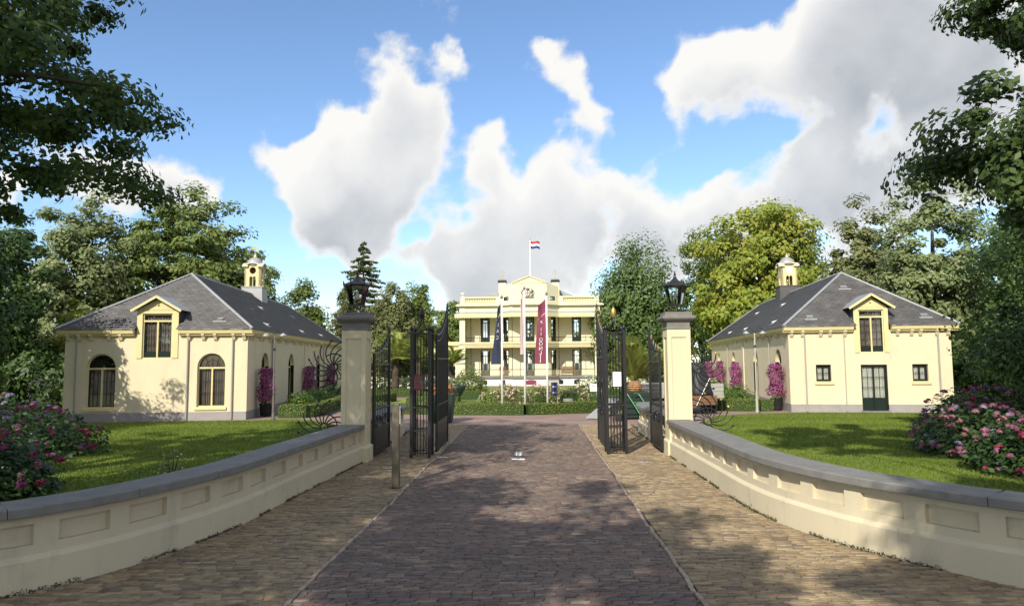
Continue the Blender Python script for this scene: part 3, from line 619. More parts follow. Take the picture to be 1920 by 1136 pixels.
leaf('pedestrian_gate', 'narrow black iron pedestrian gate hung on the shaded pillar', -3.84, 16.52, 18.35, 2.48, 3.02, 9, -1, (1.12, 2.2), .66)
leaf('pedestrian_gate', 'narrow black iron pedestrian gate hung on the sunlit pillar', 3.10, 17.3, 18.85, 2.5, 3.02, 9, 1, (1.12, 2.2), .66)
for px, xs, y in ((-3.84, -3.89, 16.5), (3.10, 3.21, 17.3)):
    pass
o = tag(MB().box(-2.905, -2.645, 16.655, 16.70, 1.60, 1.97).build('notice_board', 'black_iron', None, (-2.77, 16.69, 1.6)), 'small framed dark red notice on the shaded lattice gate post', 'notice')
MB().box(-2.885, -2.665, 16.648, 16.654, 1.62, 1.95).build('poster', 'notice_red', o); MB().box(-2.74, -2.68, 16.643, 16.647, 1.73, 1.86).build('poster_print', 'planter_green', o)
for k in range(3): MB().box(-2.735, -2.685, 16.640, 16.6425, 1.75+k*.035, 1.757+k*.035).build('text_line', 'print_grey', o)
o = tag(MB().box(1.90, 2.14, 17.175, 17.22, 1.62, 2.01).build('notice_board', 'black_iron', None, (2.02, 17.2, 1.6)), 'framed white paper notice on the sunlit lattice gate post', 'notice')
MB().box(1.918, 2.122, 17.168, 17.174, 1.64, 1.99).build('paper', 'notice_white', o)
for k in range(6): MB().box(1.94, 2.08+.02*(k % 2), 17.165, 17.1675, 1.72+k*.035, 1.724+k*.035).build('text_line', 'print_grey', o)
o = tag(MB().box(1.96, 2.12, 17.10, 17.21, .80, .98).build('lock_box', 'black_iron', None, (2.04, 17.2, .8), bevel=.01), 'small black metal box low on the sunlit lattice gate post', 'lock box')
MB().box(1.985, 2.095, 17.09, 17.099, .83, .95).build('cover', 'rubber', o)
# intercom post, gate stop, ground plates
o = thing('intercom_post', 'square brownish steel intercom post standing on the pavement before the gate', 'intercom post', (-2.57, 12.9, 0))
MB().box(-2.64, -2.51, 12.86, 12.99, 0, 1.51).build('post', 'steel_brown', o, bevel=.006)
MB().box(-2.509, -2.485, 12.875, 12.975, 1.14, 1.47).build('call_panel', 'aluminium', o, bevel=.004); MB().box(-2.484, -2.478, 12.89, 12.96, 1.30, 1.43).build('speaker_grille', 'rubber', o)
MB().box(-2.68, -2.47, 12.82, 13.03, 0, .012).build('foot_plate', 'steel_brown', o)
sx, sy = -.40, 16.95
o = thing('gate_stop', 'small pale steel gate stop dome in the middle of the drive', 'gate stop', (sx, sy, 0))
for s in (-1, 1): MB().lathe([(.075, 0), (.07, .03), (.05, .07), (.02, .10), (.005, .105)], (sx+s*.045, sy, 0), 12).build('dome', 'zinc', o, smooth=True)
o = tag(MB().box(sx-.15, sx+.15, 16.35, 16.43, -.005, .014).build('ground_plate', 'plastic_white', None, (sx, 16.4, 0)), 'white metal ground plate before the gate stop dome', 'ground plate'); MB().box(sx-.03, sx+.03, 16.37, 16.41, .0145, .019).build('slot', 'rubber', o)
for lab, px, py, ww in (('narrow pale ground plate at the foot of the shaded lattice post', 829, 857, .26), ('pale ground plate in the pavement between the post and the shaded wall', 727, 877, .22), ('pale round-edged plate in the sunlit yellow pavement', 1208, 866, .2), ('pale bolt plate before the pedestrian gate in the sun', 1236, 850, .22)):
    p = gp(px, py); o = tag(MB().box(p.x-ww/2, p.x+ww/2, p.y-.05, p.y+.05, -.004, .012).build('ground_plate', 'aluminium', None, (p.x, p.y, 0), bevel=.004), lab, 'ground plate')
    MB().box(p.x-.02, p.x+.02, p.y-.02, p.y+.02, .0125, .016).build('bolt_socket', 'rubber', o)

# a few fallen leaves on the paving
n = 260; LX = rng.uniform(-5.2, 4.6, n); LY = 6.2+rng.uniform(0, 1, n)**1.6*18; k = np.array([wallx(y, -1)+.1 < x < wallx(y, 1)-.1 for x, y in zip(LX, LY)]); LX, LY = LX[k], LY[k]; n = len(LX)
leafmat('dead_leaf', [(.10, .05, .02), (.20, .12, .04), (.28, .20, .07)], .1)
V, Fc = leafcards(np.stack([LX, LY, np.full(n, .018)], 1), np.array([0, 0, 1.])+rng.normal(0, .25, (n, 3)), .045, .6); tag(npmesh('fallen_leaves', V, Fc, 'dead_leaf', tone=rng.uniform(0, 1, 4*n)), 'scattered small fallen leaves on the brick paving', 'leaves', kind='stuff')
# ================================================================== building helpers
def frame_map(A, U, V): return lambda u, v, z: (A[0]+U[0]*u+V[0]*v, A[1]+U[1]*u+V[1]*v, z)
def opening(u0, u1, z0, z1, arch=False):
    """returns (u0, u1, z0, ztop(u))"""
    r = (u1-u0)/2; c = (u0+u1)/2
    return (u0, u1, z0, (lambda u: z1-r+math.sqrt(max(0, r*r-(u-c)**2))) if arch else (lambda u: z1), arch, z1)
def wall_us(a, b, ops, extra=()):
    us = {a, b, *extra}
    for o in ops:
        n = 16 if o[4] else 1
        for i in range(n+1):
            t = i/n; us.add(round(o[0]+(o[1]-o[0])*(.5-.5*math.cos(math.pi*t)), 5))
    return sorted(us)
def wall_fn(ops, zb, zt):
    def fn(u):
        top = zt(u) if callable(zt) else zt; iv = [(zb, top)]
        for o in sorted(ops, key=lambda o: o[2]):
            if o[0] < u < o[1]:
                z0, z1 = o[2], o[3](u); out = []
                for a, b in iv:
                    if z1 <= a or z0 >= b: out.append((a, b)); continue
                    if z0 > a+1e-6: out.append((a, min(z0, b)))
                    if z1 < b-1e-6: out.append((max(z1, a), b))
                iv = out
        return iv
    return fn
def ring(M, o, t, v0, v1, bottom=True):
    """frame following an opening's outline, thickness t"""
    ins = opening(o[0]+t, o[1]-t, o[2]+(t if bottom else -1), o[5]-t, o[4])
    return MB(M).strips(wall_us(o[0], o[1], [o, ins]), wall_fn([ins], o[2], o[3]), v0, v1)
def inset(o, t): return opening(o[0]+t, o[1]-t, o[2]+t, o[5]-t, o[4])
def flatfill(M, o, v):
    us = wall_us(o[0], o[1], [o]); mb = MB(M)
    for a, b in zip(us[:-1], us[1:]): mb.add([(a, v, o[2]), (b, v, o[2]), (b, v, o[3](b)), (a, v, o[3](a))], [(0, 1, 2, 3)])
    return mb
def curtain(M, u0, u1, z0, z1, v, m, par, per=.11):
    n = max(8, int((u1-u0)/per*6)); mb = MB(M); us = [u0+(u1-u0)*i/n for i in range(n+1)]; vs = [v+.022*math.sin((u-u0)/per*6.28)+.008*math.sin(u*31) for u in us]
    for i in range(n): mb.add([(us[i], vs[i], z0), (us[i+1], vs[i+1], z0), (us[i+1], vs[i+1], z1), (us[i], vs[i], z1)], [(0, 1, 2, 3)])
    return mb.build('curtain', m, par, smooth=True)
def window(M, par, o, v=.12, trim='trim_yellow', dark='dark_frame', mull=True, cols=2, rowsn=3, transom=None, cur=None, curz=None, solid=0., name='window', bars=True, glass='glass'):
    w_ = ring(M, o, .05, v-.03, v+.07).build(name, trim, par)
    i = inset(o, .05); zs = transom if transom else i[5]
    ring(M, i, .035, v-.015, v+.05).build('sash', dark, w_)
    flatfill(M, inset(o, .06), v+.02).build('pane', glass, w_)
    c = (o[0]+o[1])/2
    if transom:
        MB(M).box(i[0], i[1], v-.04, v+.055, zs-.035, zs+.035).build('transom', trim, w_); 
        if o[4]:
            r = (i[1]-i[0])/2
            MB(M).tube(spline([(c+r*.55*math.cos(a), v, zs+.03+r*.55*math.sin(a)) for a in [k*math.pi/8 for k in range(9)]], 2), .011, 5).build('fanlight_bow', dark, w_)
            for s in (-1, 0, 1): MB(M).bar((c+s*r*.30, v, zs+.03), (c+s*r*.52, v, zs+.02+r*.78), .014).build('glazing_bar', dark, w_)
    if mull: MB(M).box(c-.03, c+.03, v-.035, v+.05, i[2], zs-.036).build('mullion', trim if mull == 1 else dark, w_)
    lo = i[2]+.03+solid
    if solid: MB(M).box(i[0]+.03, i[1]-.03, v-.005, v+.045, i[2]+.03, lo).build('door_panel', 'door_green', w_)
    if bars:
        for k in range(1, rowsn):
            z = lo+(zs-.04-lo)*k/rowsn; MB(M).box(i[0]+.02, i[1]-.02, v+.001, v+.018, z-.010, z+.010).build('glazing_bar', dark, w_)
        for h in range(2):
            a, b = (i[0], c) if h == 0 else (c, i[1])
            for k in range(1, cols):
                u = a+(b-a)*k/cols; MB(M).box(u-.009, u+.009, v+.0005, v+.0185, lo, zs-.04).build('glazing_bar', dark, w_)
    if cur: curtain(M, o[0]+.04, o[1]-.04, (curz or lo), o[5]-.08 if not o[4] else zs+.02, v+.10, cur, w_)
    return w_
def slates(P0, e1, e2, poly, m, par, dx=.26, dt=.165):
    """slate courses on a roof plane: poly in (s, t)"""
    nrm = e1.cross(e2); nrm = nrm if nrm.z > 0 else -nrm; S = []; 
    smin, smax = min(p[0] for p in poly), max(p[0] for p in poly); tmax = max(p[1] for p in poly); r = 0; t = 0.
    while t < tmax:
        s = np.arange(smin-dx+(r % 2)*dx/2, smax+dx, dx); S.append(np.stack([s, np.full(len(s), t)], 1)); t += dt; r += 1
    S = np.concatenate(S); S = S[inpoly(S+np.array([0, dt*.5]), poly)]; n = len(S)
    a, b = np.array(e1), np.array(e2); nn = np.array(nrm); base = np.array(P0)+S[:, :1]*a+S[:, 1:]*b
    hw = dx*.5*.965; j = rng.normal(0, .004, (n, 1)); up = np.full((n, 1), .026)+rng.normal(0, .003, (n, 1))
    V = np.stack([base-a*hw+nn*up+b*j, base+a*hw+nn*up+b*j, base+a*hw+b*dt*1.12+nn*.008, base-a*hw+b*dt*1.12+nn*.008, base-a*hw+b*j, base+a*hw+b*j], 1).reshape(-1, 3)
    f = np.array([[0, 1, 2, 3], [4, 5, 1, 0]]); Fc = (f[None]+6*np.arange(n)[:, None, None]).reshape(-1, 4)
    o = npmesh('slates', V, Fc, m, par); o['kind'] = 'stuff'; return o
# ================================================================== coach houses
def coach_house(side, A, W, label):
    a = R_(7.0); Ln = 26.; s = side
    U = Vector((s*math.cos(a), -math.sin(a), 0)); V = Vector((s*math.sin(a), math.cos(a), 0)); A = Vector((*A, 0))
    M = frame_map(A, U, V); S = lambda u, v, z: M(v, u, z)          # side wall frame: u runs along the depth
    o = thing('coach_house', label, 'coach house', A); ZW = 3.46; uc = 3.55 if s < 0 else 3.37
    if s < 0: dw = (2.74, 4.34); do = (2.97, 4.14); dz = (2.47, 4.30)
    else: dw = (2.69, 4.05); do = (2.87, 3.88); dz = (2.49, 4.33)
    dorm = opening(*do, *dz)
    gable = lambda u: (4.46+(1-abs(u-uc)/((dw[1]-dw[0])/2))*.46) if dw[0] < u < dw[1] else ZW
    if s < 0:
        wins = [opening(.83, 1.95, .5, 2.68, True), opening(5.13, 6.25, .5, 2.68, True)]; doors = []
    else:
        wins = [opening(1.06, 1.68, 1.28, 2.0), opening(4.93, 5.55, 1.28, 2.0)]; doors = [opening(2.88, 3.93, -.02, 1.99)]
    ops = wins+doors+[dorm]
    MB(M).strips(wall_us(0, W, ops, [dw[0], dw[1], uc]), wall_fn(ops, .30, gable), 0, .30).build('wall', 'stucco', o)
    MB(M).strips(wall_us(-.02, W+.02, doors), wall_fn(doors, -.05, .305), -.02, .30).build('plinth', 'plinth_grey', o)
    # side walls
    sides = [opening(c-.62, c+.62, .0, 2.72, True) for c in ((2.9, 8.1, 15.6, 21.6) if s < 0 else (2.25, 7.75, 15.2, 22.0))]
    MB(S).strips(wall_us(.30, Ln, sides), wall_fn(sides, .30, ZW), 0, .30).build('wall', 'stucco', o)
    MB(S).strips(wall_us(.301, Ln, sides), wall_fn(sides, -.05, .304), -.02, .29).build('plinth', 'plinth_grey', o)
    MB(M).box(W-.3, W, .30, Ln, -.05, ZW).build('wall', 'stucco', o); MB(M).box(.3, W-.3, Ln-.3, Ln, -.05, ZW).build('wall', 'stucco', o)
    MB(M).box(.29, W-.29, .29, Ln-.29, -.04, .02).build('floor', 'wood', o)
    MB(S).box(11.3, 11.75, -.05, .0, .30, ZW-.02).build('pilaster', 'stucco', o); MB(S).box(11.29, 11.76, -.07, -.021, -.04, .30).build('pilaster_base', 'plinth_grey', o)
    MB(S).box(.0, .55, -.03, -.001, .306, ZW-.02).build('corner_strip', 'stucco', o)
    # windows and doors
    if s < 0:
        for k, w_ in enumerate(wins):
            window(M, o, w_, .14, cols=3, rowsn=3, transom=2.08, cur='curtain_brown' if k else 'curtain_brown')
            curtain(M, w_[0]+.35+.2*(1-k), w_[1]-.12, .6, 2.05, .52, 'curtain', o) if k == 0 else None
            MB(M).box(w_[0]-.07, w_[1]+.07, -.06, .12, .38, .499).build('sill', 'trim_yellow', o, bevel=.01)
    else:
        for w_ in wins:
            window(M, o, w_, .14, trim='dark_frame', mull=2, cols=1, rowsn=2, cur='curtain')
            MB(M).box(w_[0]-.06, w_[1]+.10, -.06, .12, 1.15, 1.279).build('sill', 'trim_yellow', o, bevel=.01)
        window(M, o, doors[0], .12, trim='door_green', mull=2, cols=2, rowsn=3, solid=.52, cur='curtain', name='door')
        d = doors[0]; MB(M).box(d[0]-.05, d[1]+.05, -.12, .1, -.05, .035).build('doorstep', 'coping_stone', o)
    window(M, o, dorm, .06, trim='trim_yellow', cols=2, rowsn=4, transom=dz[1]-.30, solid=.22, dark='door_green', name='loft_door', cur='curtain_brown')
    for w_ in sides:
        window(S, o, w_, .20, cols=2, rowsn=4, transom=2.02, solid=.45, dark='door_green', mull=1, cur='curtain' if s > 0 else 'curtain_brown', name='door')
        ring(S, w_, -.0, .0, .0) if False else None
    # eaves: gutter cornice on corbels, broken by the loft dormer
    def cornice(Mm, u0, u1, name='cornice'):
        c = MB(Mm)
        c.hexa([(u0, -.13, ZW-.06), (u1, -.13, ZW-.06), (u1, .05, ZW-.06), (u0, .05, ZW-.06)], [(u0, -.15, ZW+.02), (u1, -.15, ZW+.02), (u1, .05, ZW+.02), (u0, .05, ZW+.02)])
        c.hexa([(u0, -.21, ZW+.021), (u1, -.21, ZW+.021), (u1, .06, ZW+.021), (u0, .06, ZW+.021)], [(u0, -.25, ZW+.18), (u1, -.25, ZW+.18), (u1, .06, ZW+.18), (u0, .06, ZW+.18)])
        c.build(name, 'trim_yellow', o); MB(Mm).box(u0, u1, -.28, -.18, ZW+.182, ZW+.22).build('gutter_lip', 'lead', o)
    cornice(M, -.252, dw[0]-.08); cornice(M, dw[1]+.08, W+.25); cornice(S, -.001, Ln+.25)
    def corbel(Mm, u):
        c = MB(Mm); pr = [(-.19, ZW), (-.20, ZW-.05), (-.15, ZW-.09), (-.11, ZW-.15), (-.07, ZW-.24), (-.001, ZW-.27), (-.001, ZW)]
        c.add([(u-.06, p[0], p[1]) for p in pr]+[(u+.06, p[0], p[1]) for p in pr], [tuple(range(6, -1, -1)), tuple(range(7, 14))]+[(i, (i+1) % 7, 7+(i+1) % 7, 7+i) for i in range(7)]); c.build('corbel', 'stucco', o)
    for u in ([.1, .52, 1.25, 1.72, 2.3, 4.95, 5.4, 6.1, 6.55, W-.12] if s < 0 else [.1, .55, 1.3, 1.68, 2.28, 4.4, 4.95, 5.3, 5.95, W-.12]): corbel(M, u)
    for k in range(16): corbel(S, .3+k*1.62); corbel(S, .3+k*1.62+.45)
    for u in ([.55, 2.32, W-.46] if s < 0 else [.63, 2.24, 5.98]):
        MB(M).tube([(u, -.06, .0), (u, -.06, 3.30), (u, -.12, 3.42)], .035 if u != 2.24 else .02, 8).build('downpipe', 'pipe_grey', o)
    for u in (3.95, 17.3): MB(S).tube([(u, -.06, .0), (u, -.06, 3.30), (u, -.2, 3.44)], .035, 8).build('downpipe', 'pipe_grey', o)
    # roof
    E = .28; ze = ZW+.19; hw = W/2+E; za = 6.34 if s < 0 else 6.30; zs = (za-ze)/hw
    c = [(-E, -E), (W+E, -E), (W+E, Ln+E), (-E, Ln+E)]; r0 = (W/2, -E+hw); r1 = (W/2, Ln+E-hw)
    P = lambda q, z: Vector(M(q[0], q[1], z))
    rb = MB(M).add([(*q, ze-.01) for q in c]+[(*r0, za-.012), (*r1, za-.012)], [(1, 2, 5, 4), (2, 3, 5), (3, 0, 4, 5)])
    zq = lambda v: ze-.01+(v+E)*zs
    vn = .31; n0, n1 = dw
    rb.add([(-E, -E, zq(-E)), (n0, -E, zq(-E)), (n0, vn, zq(vn)), (n1, vn, zq(vn)), (n1, -E, zq(-E)), (W+E, -E, zq(-E)), (*r0, za-.012)], [(0, 1, 2, 6), (2, 3, 6), (3, 4, 5, 6)]); rb.build('roof', 'slate', o)
    rf = o.children[-1]; sl = math.sqrt(1+zs*zs); Up = Vector((0, 0, 1)); TH = hw*sl
    e2f = (V+Up*zs).normalized(); e2s = (U+Up*zs).normalized(); e2o = (-U+Up*zs).normalized()
    nt_ = (vn+E)*sl; slates(P(c[0], ze), U, e2f, [(0, 0), (dw[0]+E-.1, 0), (dw[0]+E-.1, nt_), (dw[1]+E+.1, nt_), (dw[1]+E+.1, 0), (W+2*E, 0), (hw, TH)], 'slate', rf)
    LL = Ln+2*E
    slates(P(c[0], ze), V, e2s, [(0, 0), (LL, 0), (LL-hw, TH), (hw, TH)], 'slate_worn' if s < 0 else 'slate', rf)
    slates(P(c[1], ze), V, e2o, [(0, 0), (LL, 0), (LL-hw, TH), (hw, TH)], 'slate', rf)
    for q in c: MB().tube([P(q, ze+.03), P(r0 if q[1] < 1 else r1, za+.03)], .06, 6).build('hip_roll', 'lead', rf)
    MB().tube([P(r0, za+.03), P(r1, za+.03)], .07, 6).build('ridge_roll', 'lead', rf)
    def vent(Pp, e1, e2):
        m = MB(lambda x, y, z: tuple(Pp+e1*x+e2*y+e1.cross(e2).normalized()*(z if (e1.cross(e2)).z > 0 else -z)))
        m.hexa([(-.14, 0, .02), (.14, 0, .02), (.14, .28, .02), (-.14, .28, .02)], [(-.10, 0, .12), (.10, 0, .12), (.10, .26, .03), (-.10, .26, .03)])
        m.box(-.26, .26, -.10, -.005, .025, .032); m.build('roof_vent', 'lead', rf)
    for q, t in ((1.25, .55), (5.9, .55), (3.3, 3.0)) if s > 0 else ((1.45, .6),): vent(P(c[0], ze)+U*q+e2f*t, U, e2f)
    for q, t in ((4.2, .55), (12, .55), (18, .55), (9.5, 2.6), (17, 2.6)): vent(P(c[0], ze)+V*q+e2s*t, V, e2s)
    # loft dormer roof and cheeks
    zg = 4.95; zd = 4.42; ov = .98 if s < 0 else .92
    vr = (zg-ze)/zs-E+.1; ve = (zd-ze)/zs-E+.1; dr = MB(M)
    for sg in (-1, 1):
        q = [(uc, -.24, zg+.06), (uc+sg*ov, -.24, zd), (uc+sg*ov, ve, zd), (uc, vr, zg+.06)]
        dr.hexa(q, [(x, y, z+.035) for x, y, z in q])
    d = dr.build('dormer_roof', 'zinc', o)
    for sg in (-1, 1):
        MB(M).bar((uc, -.245, zg+.03), (uc+sg*ov, -.245, zd-.03), .03, .09).build('verge_board', 'trim_yellow', d)
        u = dw[0] if sg < 0 else dw[1]; ua, ub = (u, u+.05) if sg < 0 else (u-.05, u)
        vz = (ZW+.1-ze)/zs-E; MB(M).add([(ua, .3, ZW+.1), (ua, ve, zd), (ua, .3, zd), (ub, .3, ZW+.1), (ub, ve, zd), (ub, .3, zd)], [(0, 1, 2), (5, 4, 3), (0, 3, 4, 1), (1, 4, 5, 2), (2, 5, 3, 0)]).build('dormer_cheek', 'slate', d)
        MB(M).box(ua+.001, ub-.001, .05, .31, ZW+.05, zd+.02).build('dormer_cheek', 'slate', d)
    fr = MB(M); fr.box(dw[0]-.012, do[0]-.0, -.035, -.001, dz[0]+.02, zd); fr.box(do[1], dw[1]+.012, -.035, -.001, dz[0]+.02, zd); fr.box(do[0]-.02, do[1]+.02, -.036, -.001, dz[1]+.002, dz[1]+.10); fr.build('dormer_surround', 'trim_yellow', d)
    MB(M).add([(dw[0]+.02, -.02, zd+.02), (dw[1]-.02, -.02, zd+.02), (uc, -.02, zg-.06)], [(0, 1, 2)]).build('dormer_gable', 'trim_yellow', d)
    MB(M).lathe([(.05, 0), (.05, .03)], (uc, -.03, zd+.22), 8).build('boss', 'stucco', d)
    # bell cupola on the ridge
    vc = 13.9; kq = .9; Cc = Vector(M(W/2, vc, 0)); Mc = frame_map(Cc, U*kq, V*kq); z0 = za-.7; zp = za+.5
    q = MB(Mc).hexa([(-.72, -.72, z0), (.72, -.72, z0), (.72, .72, z0), (-.72, .72, z0)], [(-.66, -.66, zp-.06), (.66, -.66, zp-.06), (.66, .66, zp-.06), (-.66, .66, zp-.06)])
    q.box(-.70, .70, -.70, .70, zp-.058, zp); cu = q.build('cupola_base', 'slate' if s > 0 else 'lead', o)
    hz = 1.34; b = .52
    for k in range(4):
        an = k*math.pi/2; Uk = U*math.cos(an)+V*math.sin(an); Vk = -U*math.sin(an)+V*math.cos(an); Mk = frame_map(Cc, Uk*kq, Vk*kq)
        top = lambda u: zp+hz-.16+.16*max(0, math.cos(u/b*1.45))
        hole = (-.21, .21, 0, 0); 
        def fn(u, top=top):
            iv = [(zp, top(u))]
            if abs(u) < .21:
                r = math.sqrt(max(0, .21**2-u*u)); z1 = zp+.98; iv = [(zp, zp), (zp+.0, zp+.0)]; 
                ua = abs(u)-.11; arch = zp+.52+math.sqrt(max(0, .1**2-ua*ua)) if abs(ua) < .1 else zp+.50
                iv = [(arch, z1-r), (z1+r, top(u))]
            return iv
        us = sorted(set([-b, -.36, b, .36]+[round(-.21+.42*i/28, 5) for i in range(29)]))
        MB(Mk).strips(us, fn, -b, -b+.13).build('belfry_side', 'trim_yellow', cu)
        MB(Mk).box(-.015, .015, -b+.03, -b+.09, zp, zp+.5).build('belfry_mullion', 'trim_yellow', cu)
        cz = MB(Mk); n = 14
        for i in range(n):
            ua, ub = -.66+1.32*i/n, -.66+1.32*(i+1)/n; za_, zb_ = (zp+hz-.16+.22*max(0, math.cos(min(1, abs(x)/.62)*1.5)) for x in (ua, ub))
            cz.hexa([(ua, -.66, za_), (ub, -.66, zb_), (ub, -.3, zb_), (ua, -.3, za_)], [(ua, -.68, za_+.075), (ub, -.68, zb_+.075), (ub, -.3, zb_+.10), (ua, -.3, za_+.10)])
        cz.build('belfry_cornice', 'villa_cream', cu)
        if s > 0:
            MB(Mk).add([(.215*math.cos(t*math.pi/12), -b-.012, zp+.98+.215*math.sin(t*math.pi/12)) for t in range(24)], [tuple(range(24))]).build('clock_face', 'clock_white', cu)
            f = cu.children[-1]
            MB(Mk).bar((0, -b-.02, zp+.98), (.12, -b-.02, zp+.99), .014, .008).build('clock_hand', 'rubber', cu); MB(Mk).bar((0, -b-.021, zp+.98), (-.04, -b-.021, zp+1.15), .012, .008).build('clock_hand', 'rubber', cu)
            for t in range(12): MB(Mk).bar((.165*math.cos(t*math.pi/6), -b-.018, zp+.98+.165*math.sin(t*math.pi/6)), (.195*math.cos(t*math.pi/6), -b-.018, zp+.98+.195*math.sin(t*math.pi/6)), .014, .006).build('hour_mark', 'rubber', cu)
        else: MB(Mk).box(-.35, .35, -.05, -.02, zp+.74, zp+1.2).build('clock_shaft', 'terracotta', cu) if k == 0 else None
    MB().lathe([(.56, 0), (.52, .07), (.47, .10), (.45, .22), (.40, .34), (.30, .44), (.16, .52), (.07, .55)], (Cc.x, Cc.y, zp+hz-.04), 20).build('dome', 'lead', cu, smooth=True)
    MB().lathe([(.07, 0), (.09, .04), (.05, .10), (.03, .16), (.005, .24)], (Cc.x, Cc.y, zp+hz+.50), 10).build('finial', 'villa_cream', cu, smooth=True)
    if s > 0: MB(Mc).lathe([(.03, 0), (.16, .02), (.14, .12), (.10, .2), (.04, .25)], (0, 0, zp+.25), 12).build('bell', 'gold', cu, smooth=True)
    if s < 0:
        MB(Mc).tube([(0, 0, zp+hz+.7), (0, 0, zp+hz+1.05)], .012, 5).build('vane_rod', 'gold', cu); MB(Mc).add([(-.2, 0, zp+hz+.98), (.22, 0, zp+hz+1.02), (.26, 0, zp+hz+1.12), (-.22, 0, zp+hz+1.06)], [(0, 1, 2, 3)]).build('weather_vane', 'gold', cu)
    return M, S
HLM, HLS = coach_house(-1, (-11.81, 28.21), 7.1, 'cream coach house with tall arched windows and open bell cupola, partly in tree shade')
HRM, HRS = coach_house(1, (11.10, 30.62), 6.5, 'sunlit cream coach house with small square windows and clock cupola')
def lamp_post(label, p, flip):
    o = thing('lamp_post', label, 'lamp post', (p.x, p.y, 0), 'lamp posts before the coach houses'); x, y = p.x, p.y
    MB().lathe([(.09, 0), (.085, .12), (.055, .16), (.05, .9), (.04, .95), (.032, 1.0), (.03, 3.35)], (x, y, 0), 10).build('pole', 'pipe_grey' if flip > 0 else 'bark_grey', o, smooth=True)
    for s in (-1, 1):
        MB().tube(spline([(x, y, 3.30), (x+s*.10, y, 3.50), (x+s*.26, y, 3.56), (x+s*.34, y, 3.46)], 4), .012, 5).build('arm', 'black_iron', o)
        MB().lathe([(.02, .12), (.05, .10), (.13, .03), (.15, 0)], (x+s*.34, y, 3.32), 12).build('lamp_shade', 'zinc', o, smooth=True)
        MB().lathe([(.01, -.07), (.05, -.04), (.06, .0), (.03, .03)], (x+s*.34, y, 3.32), 10).build('bulb', 'bulb', o, smooth=True)
    MB().lathe([(.045, 0), (.05, .06), (.03, .1)], (x, y, 2.75), 8).build('collar', 'black_iron', o)
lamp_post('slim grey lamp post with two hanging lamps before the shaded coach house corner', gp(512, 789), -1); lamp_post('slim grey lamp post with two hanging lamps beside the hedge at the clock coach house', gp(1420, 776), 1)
# ================================================================== the villa
vx = -.41; YF = 64.5; X0, X1 = -6.95, 6.13
vl = thing('villa', 'pale yellow two storey villa with balcony galleries, canted middle bay and roof balustrade', 'villa', (vx, YF, 0))
FP = [(X0, YF), (vx-2.7, YF), (vx-1.6, YF-1.1), (vx+1.6, YF-1.1), (vx+2.7, YF), (X1, YF)]
BP = [(X0, YF+1.8), (vx-2.75, YF+1.8), (vx-1.75, YF+.8), (vx+1.75, YF+.8), (vx+2.75, YF+1.8), (X1, YF+1.8)]
def off(poly, d): return [(x+(0 if 0 < i < 5 else (-d if i == 0 else d)), y-d) for i, (x, y) in enumerate(poly)]
def slab(poly, yb, z0, z1, m, name): return MB().prism(poly+[(poly[-1][0], yb), (poly[0][0], yb)], z0, z1).build(name, m, vl)
slab(off(FP, .05), YF+10, -.1, .64, 'white_plaster', 'basement'); slab(off(FP, .22), YF+9.9, .641, .82, 'coping_stone', 'terrace_floor')
slab(off(FP, .02), YF+3, 3.46, 3.62, 'villa_trim', 'balcony_floor'); slab(off(FP, .10), YF+3, 3.621, 3.80, 'villa_cream', 'balcony_floor'); slab(off(FP, .20), YF+3, 3.801, 3.98, 'villa_trim', 'balcony_floor')
slab(off(FP, .02), YF+10, 6.55, 7.24, 'villa_cream', 'entablature'); slab(off(FP, .14), YF+10, 7.241, 7.33, 'villa_trim', 'cornice'); slab(off(FP, .34), YF+10, 7.331, 7.44, 'villa_cream', 'cornice'); slab(off(FP, .24), YF+10, 7.441, 7.52, 'villa_trim', 'cornice')
for x, sd_ in ((X0, 1), (X1, -1)):
    xa, xb = sorted((x, x+sd_*.52)); MB().box(xa, xb, YF-.08, YF+.45, .82, 7.24).build('pilaster', 'villa_cream', vl)
    for z in (3.2, 6.3): MB().box(xa-.04, xb+.04, YF-.13, YF+.2, z, z+.14).build('pilaster_band', 'villa_trim', vl)
    MB().box(min(x, x+sd_*.3), max(x, x+sd_*.3), YF+.451, YF+10, .82, 7.24).build('side_wall', 'villa_cream', vl)
def seg(P, i):
    a, b = Vector(P[i]), Vector(P[i+1]); U = (b-a).normalized(); Vn = Vector((-U.y, U.x)); return frame_map(a, U, Vn), (b-a).length
wc = {0: [-4.68], 1: [.5], 2: [.5], 3: [.5], 4: [4.05]}
for i in range(5):
    M, ln = seg(BP, i); wd = .88 if i in (0, 2, 4) else .66
    cs = [c-BP[i][0] for c in wc[i]] if i in (0, 4) else [ln*.5]
    for z0 in (.83, 3.99):
        ops = [opening(c-wd/2, c+wd/2, z0, z0+2.42) for c in cs]
        MB(M).strips(wall_us(0, ln, ops), wall_fn(ops, z0-.01, z0+2.65), 0, .25).build('wall', 'villa_cream', vl)
        for o_ in ops:
            window(M, vl, o_, .04, trim='dark_frame', mull=2, cols=1, rowsn=1, transom=o_[5]-.55, solid=.42, bars=False, name='window')
            w_ = vl.children[-1]
            for sgn in (-1, 1):
                c = (o_[0]+o_[1])/2; curtain(M, c+sgn*wd*.34-wd*.13, c+sgn*wd*.34+wd*.13, z0+.5, o_[5]-.1, .22, 'curtain', w_, .09)
def along(P, step):
    out = []
    for i in range(5):
        a, b = Vector(P[i]), Vector(P[i+1]); n = max(1, int((b-a).length/step)); out += [a.lerp(b, k/n) for k in range(n)]
    return out+[Vector(P[-1])]
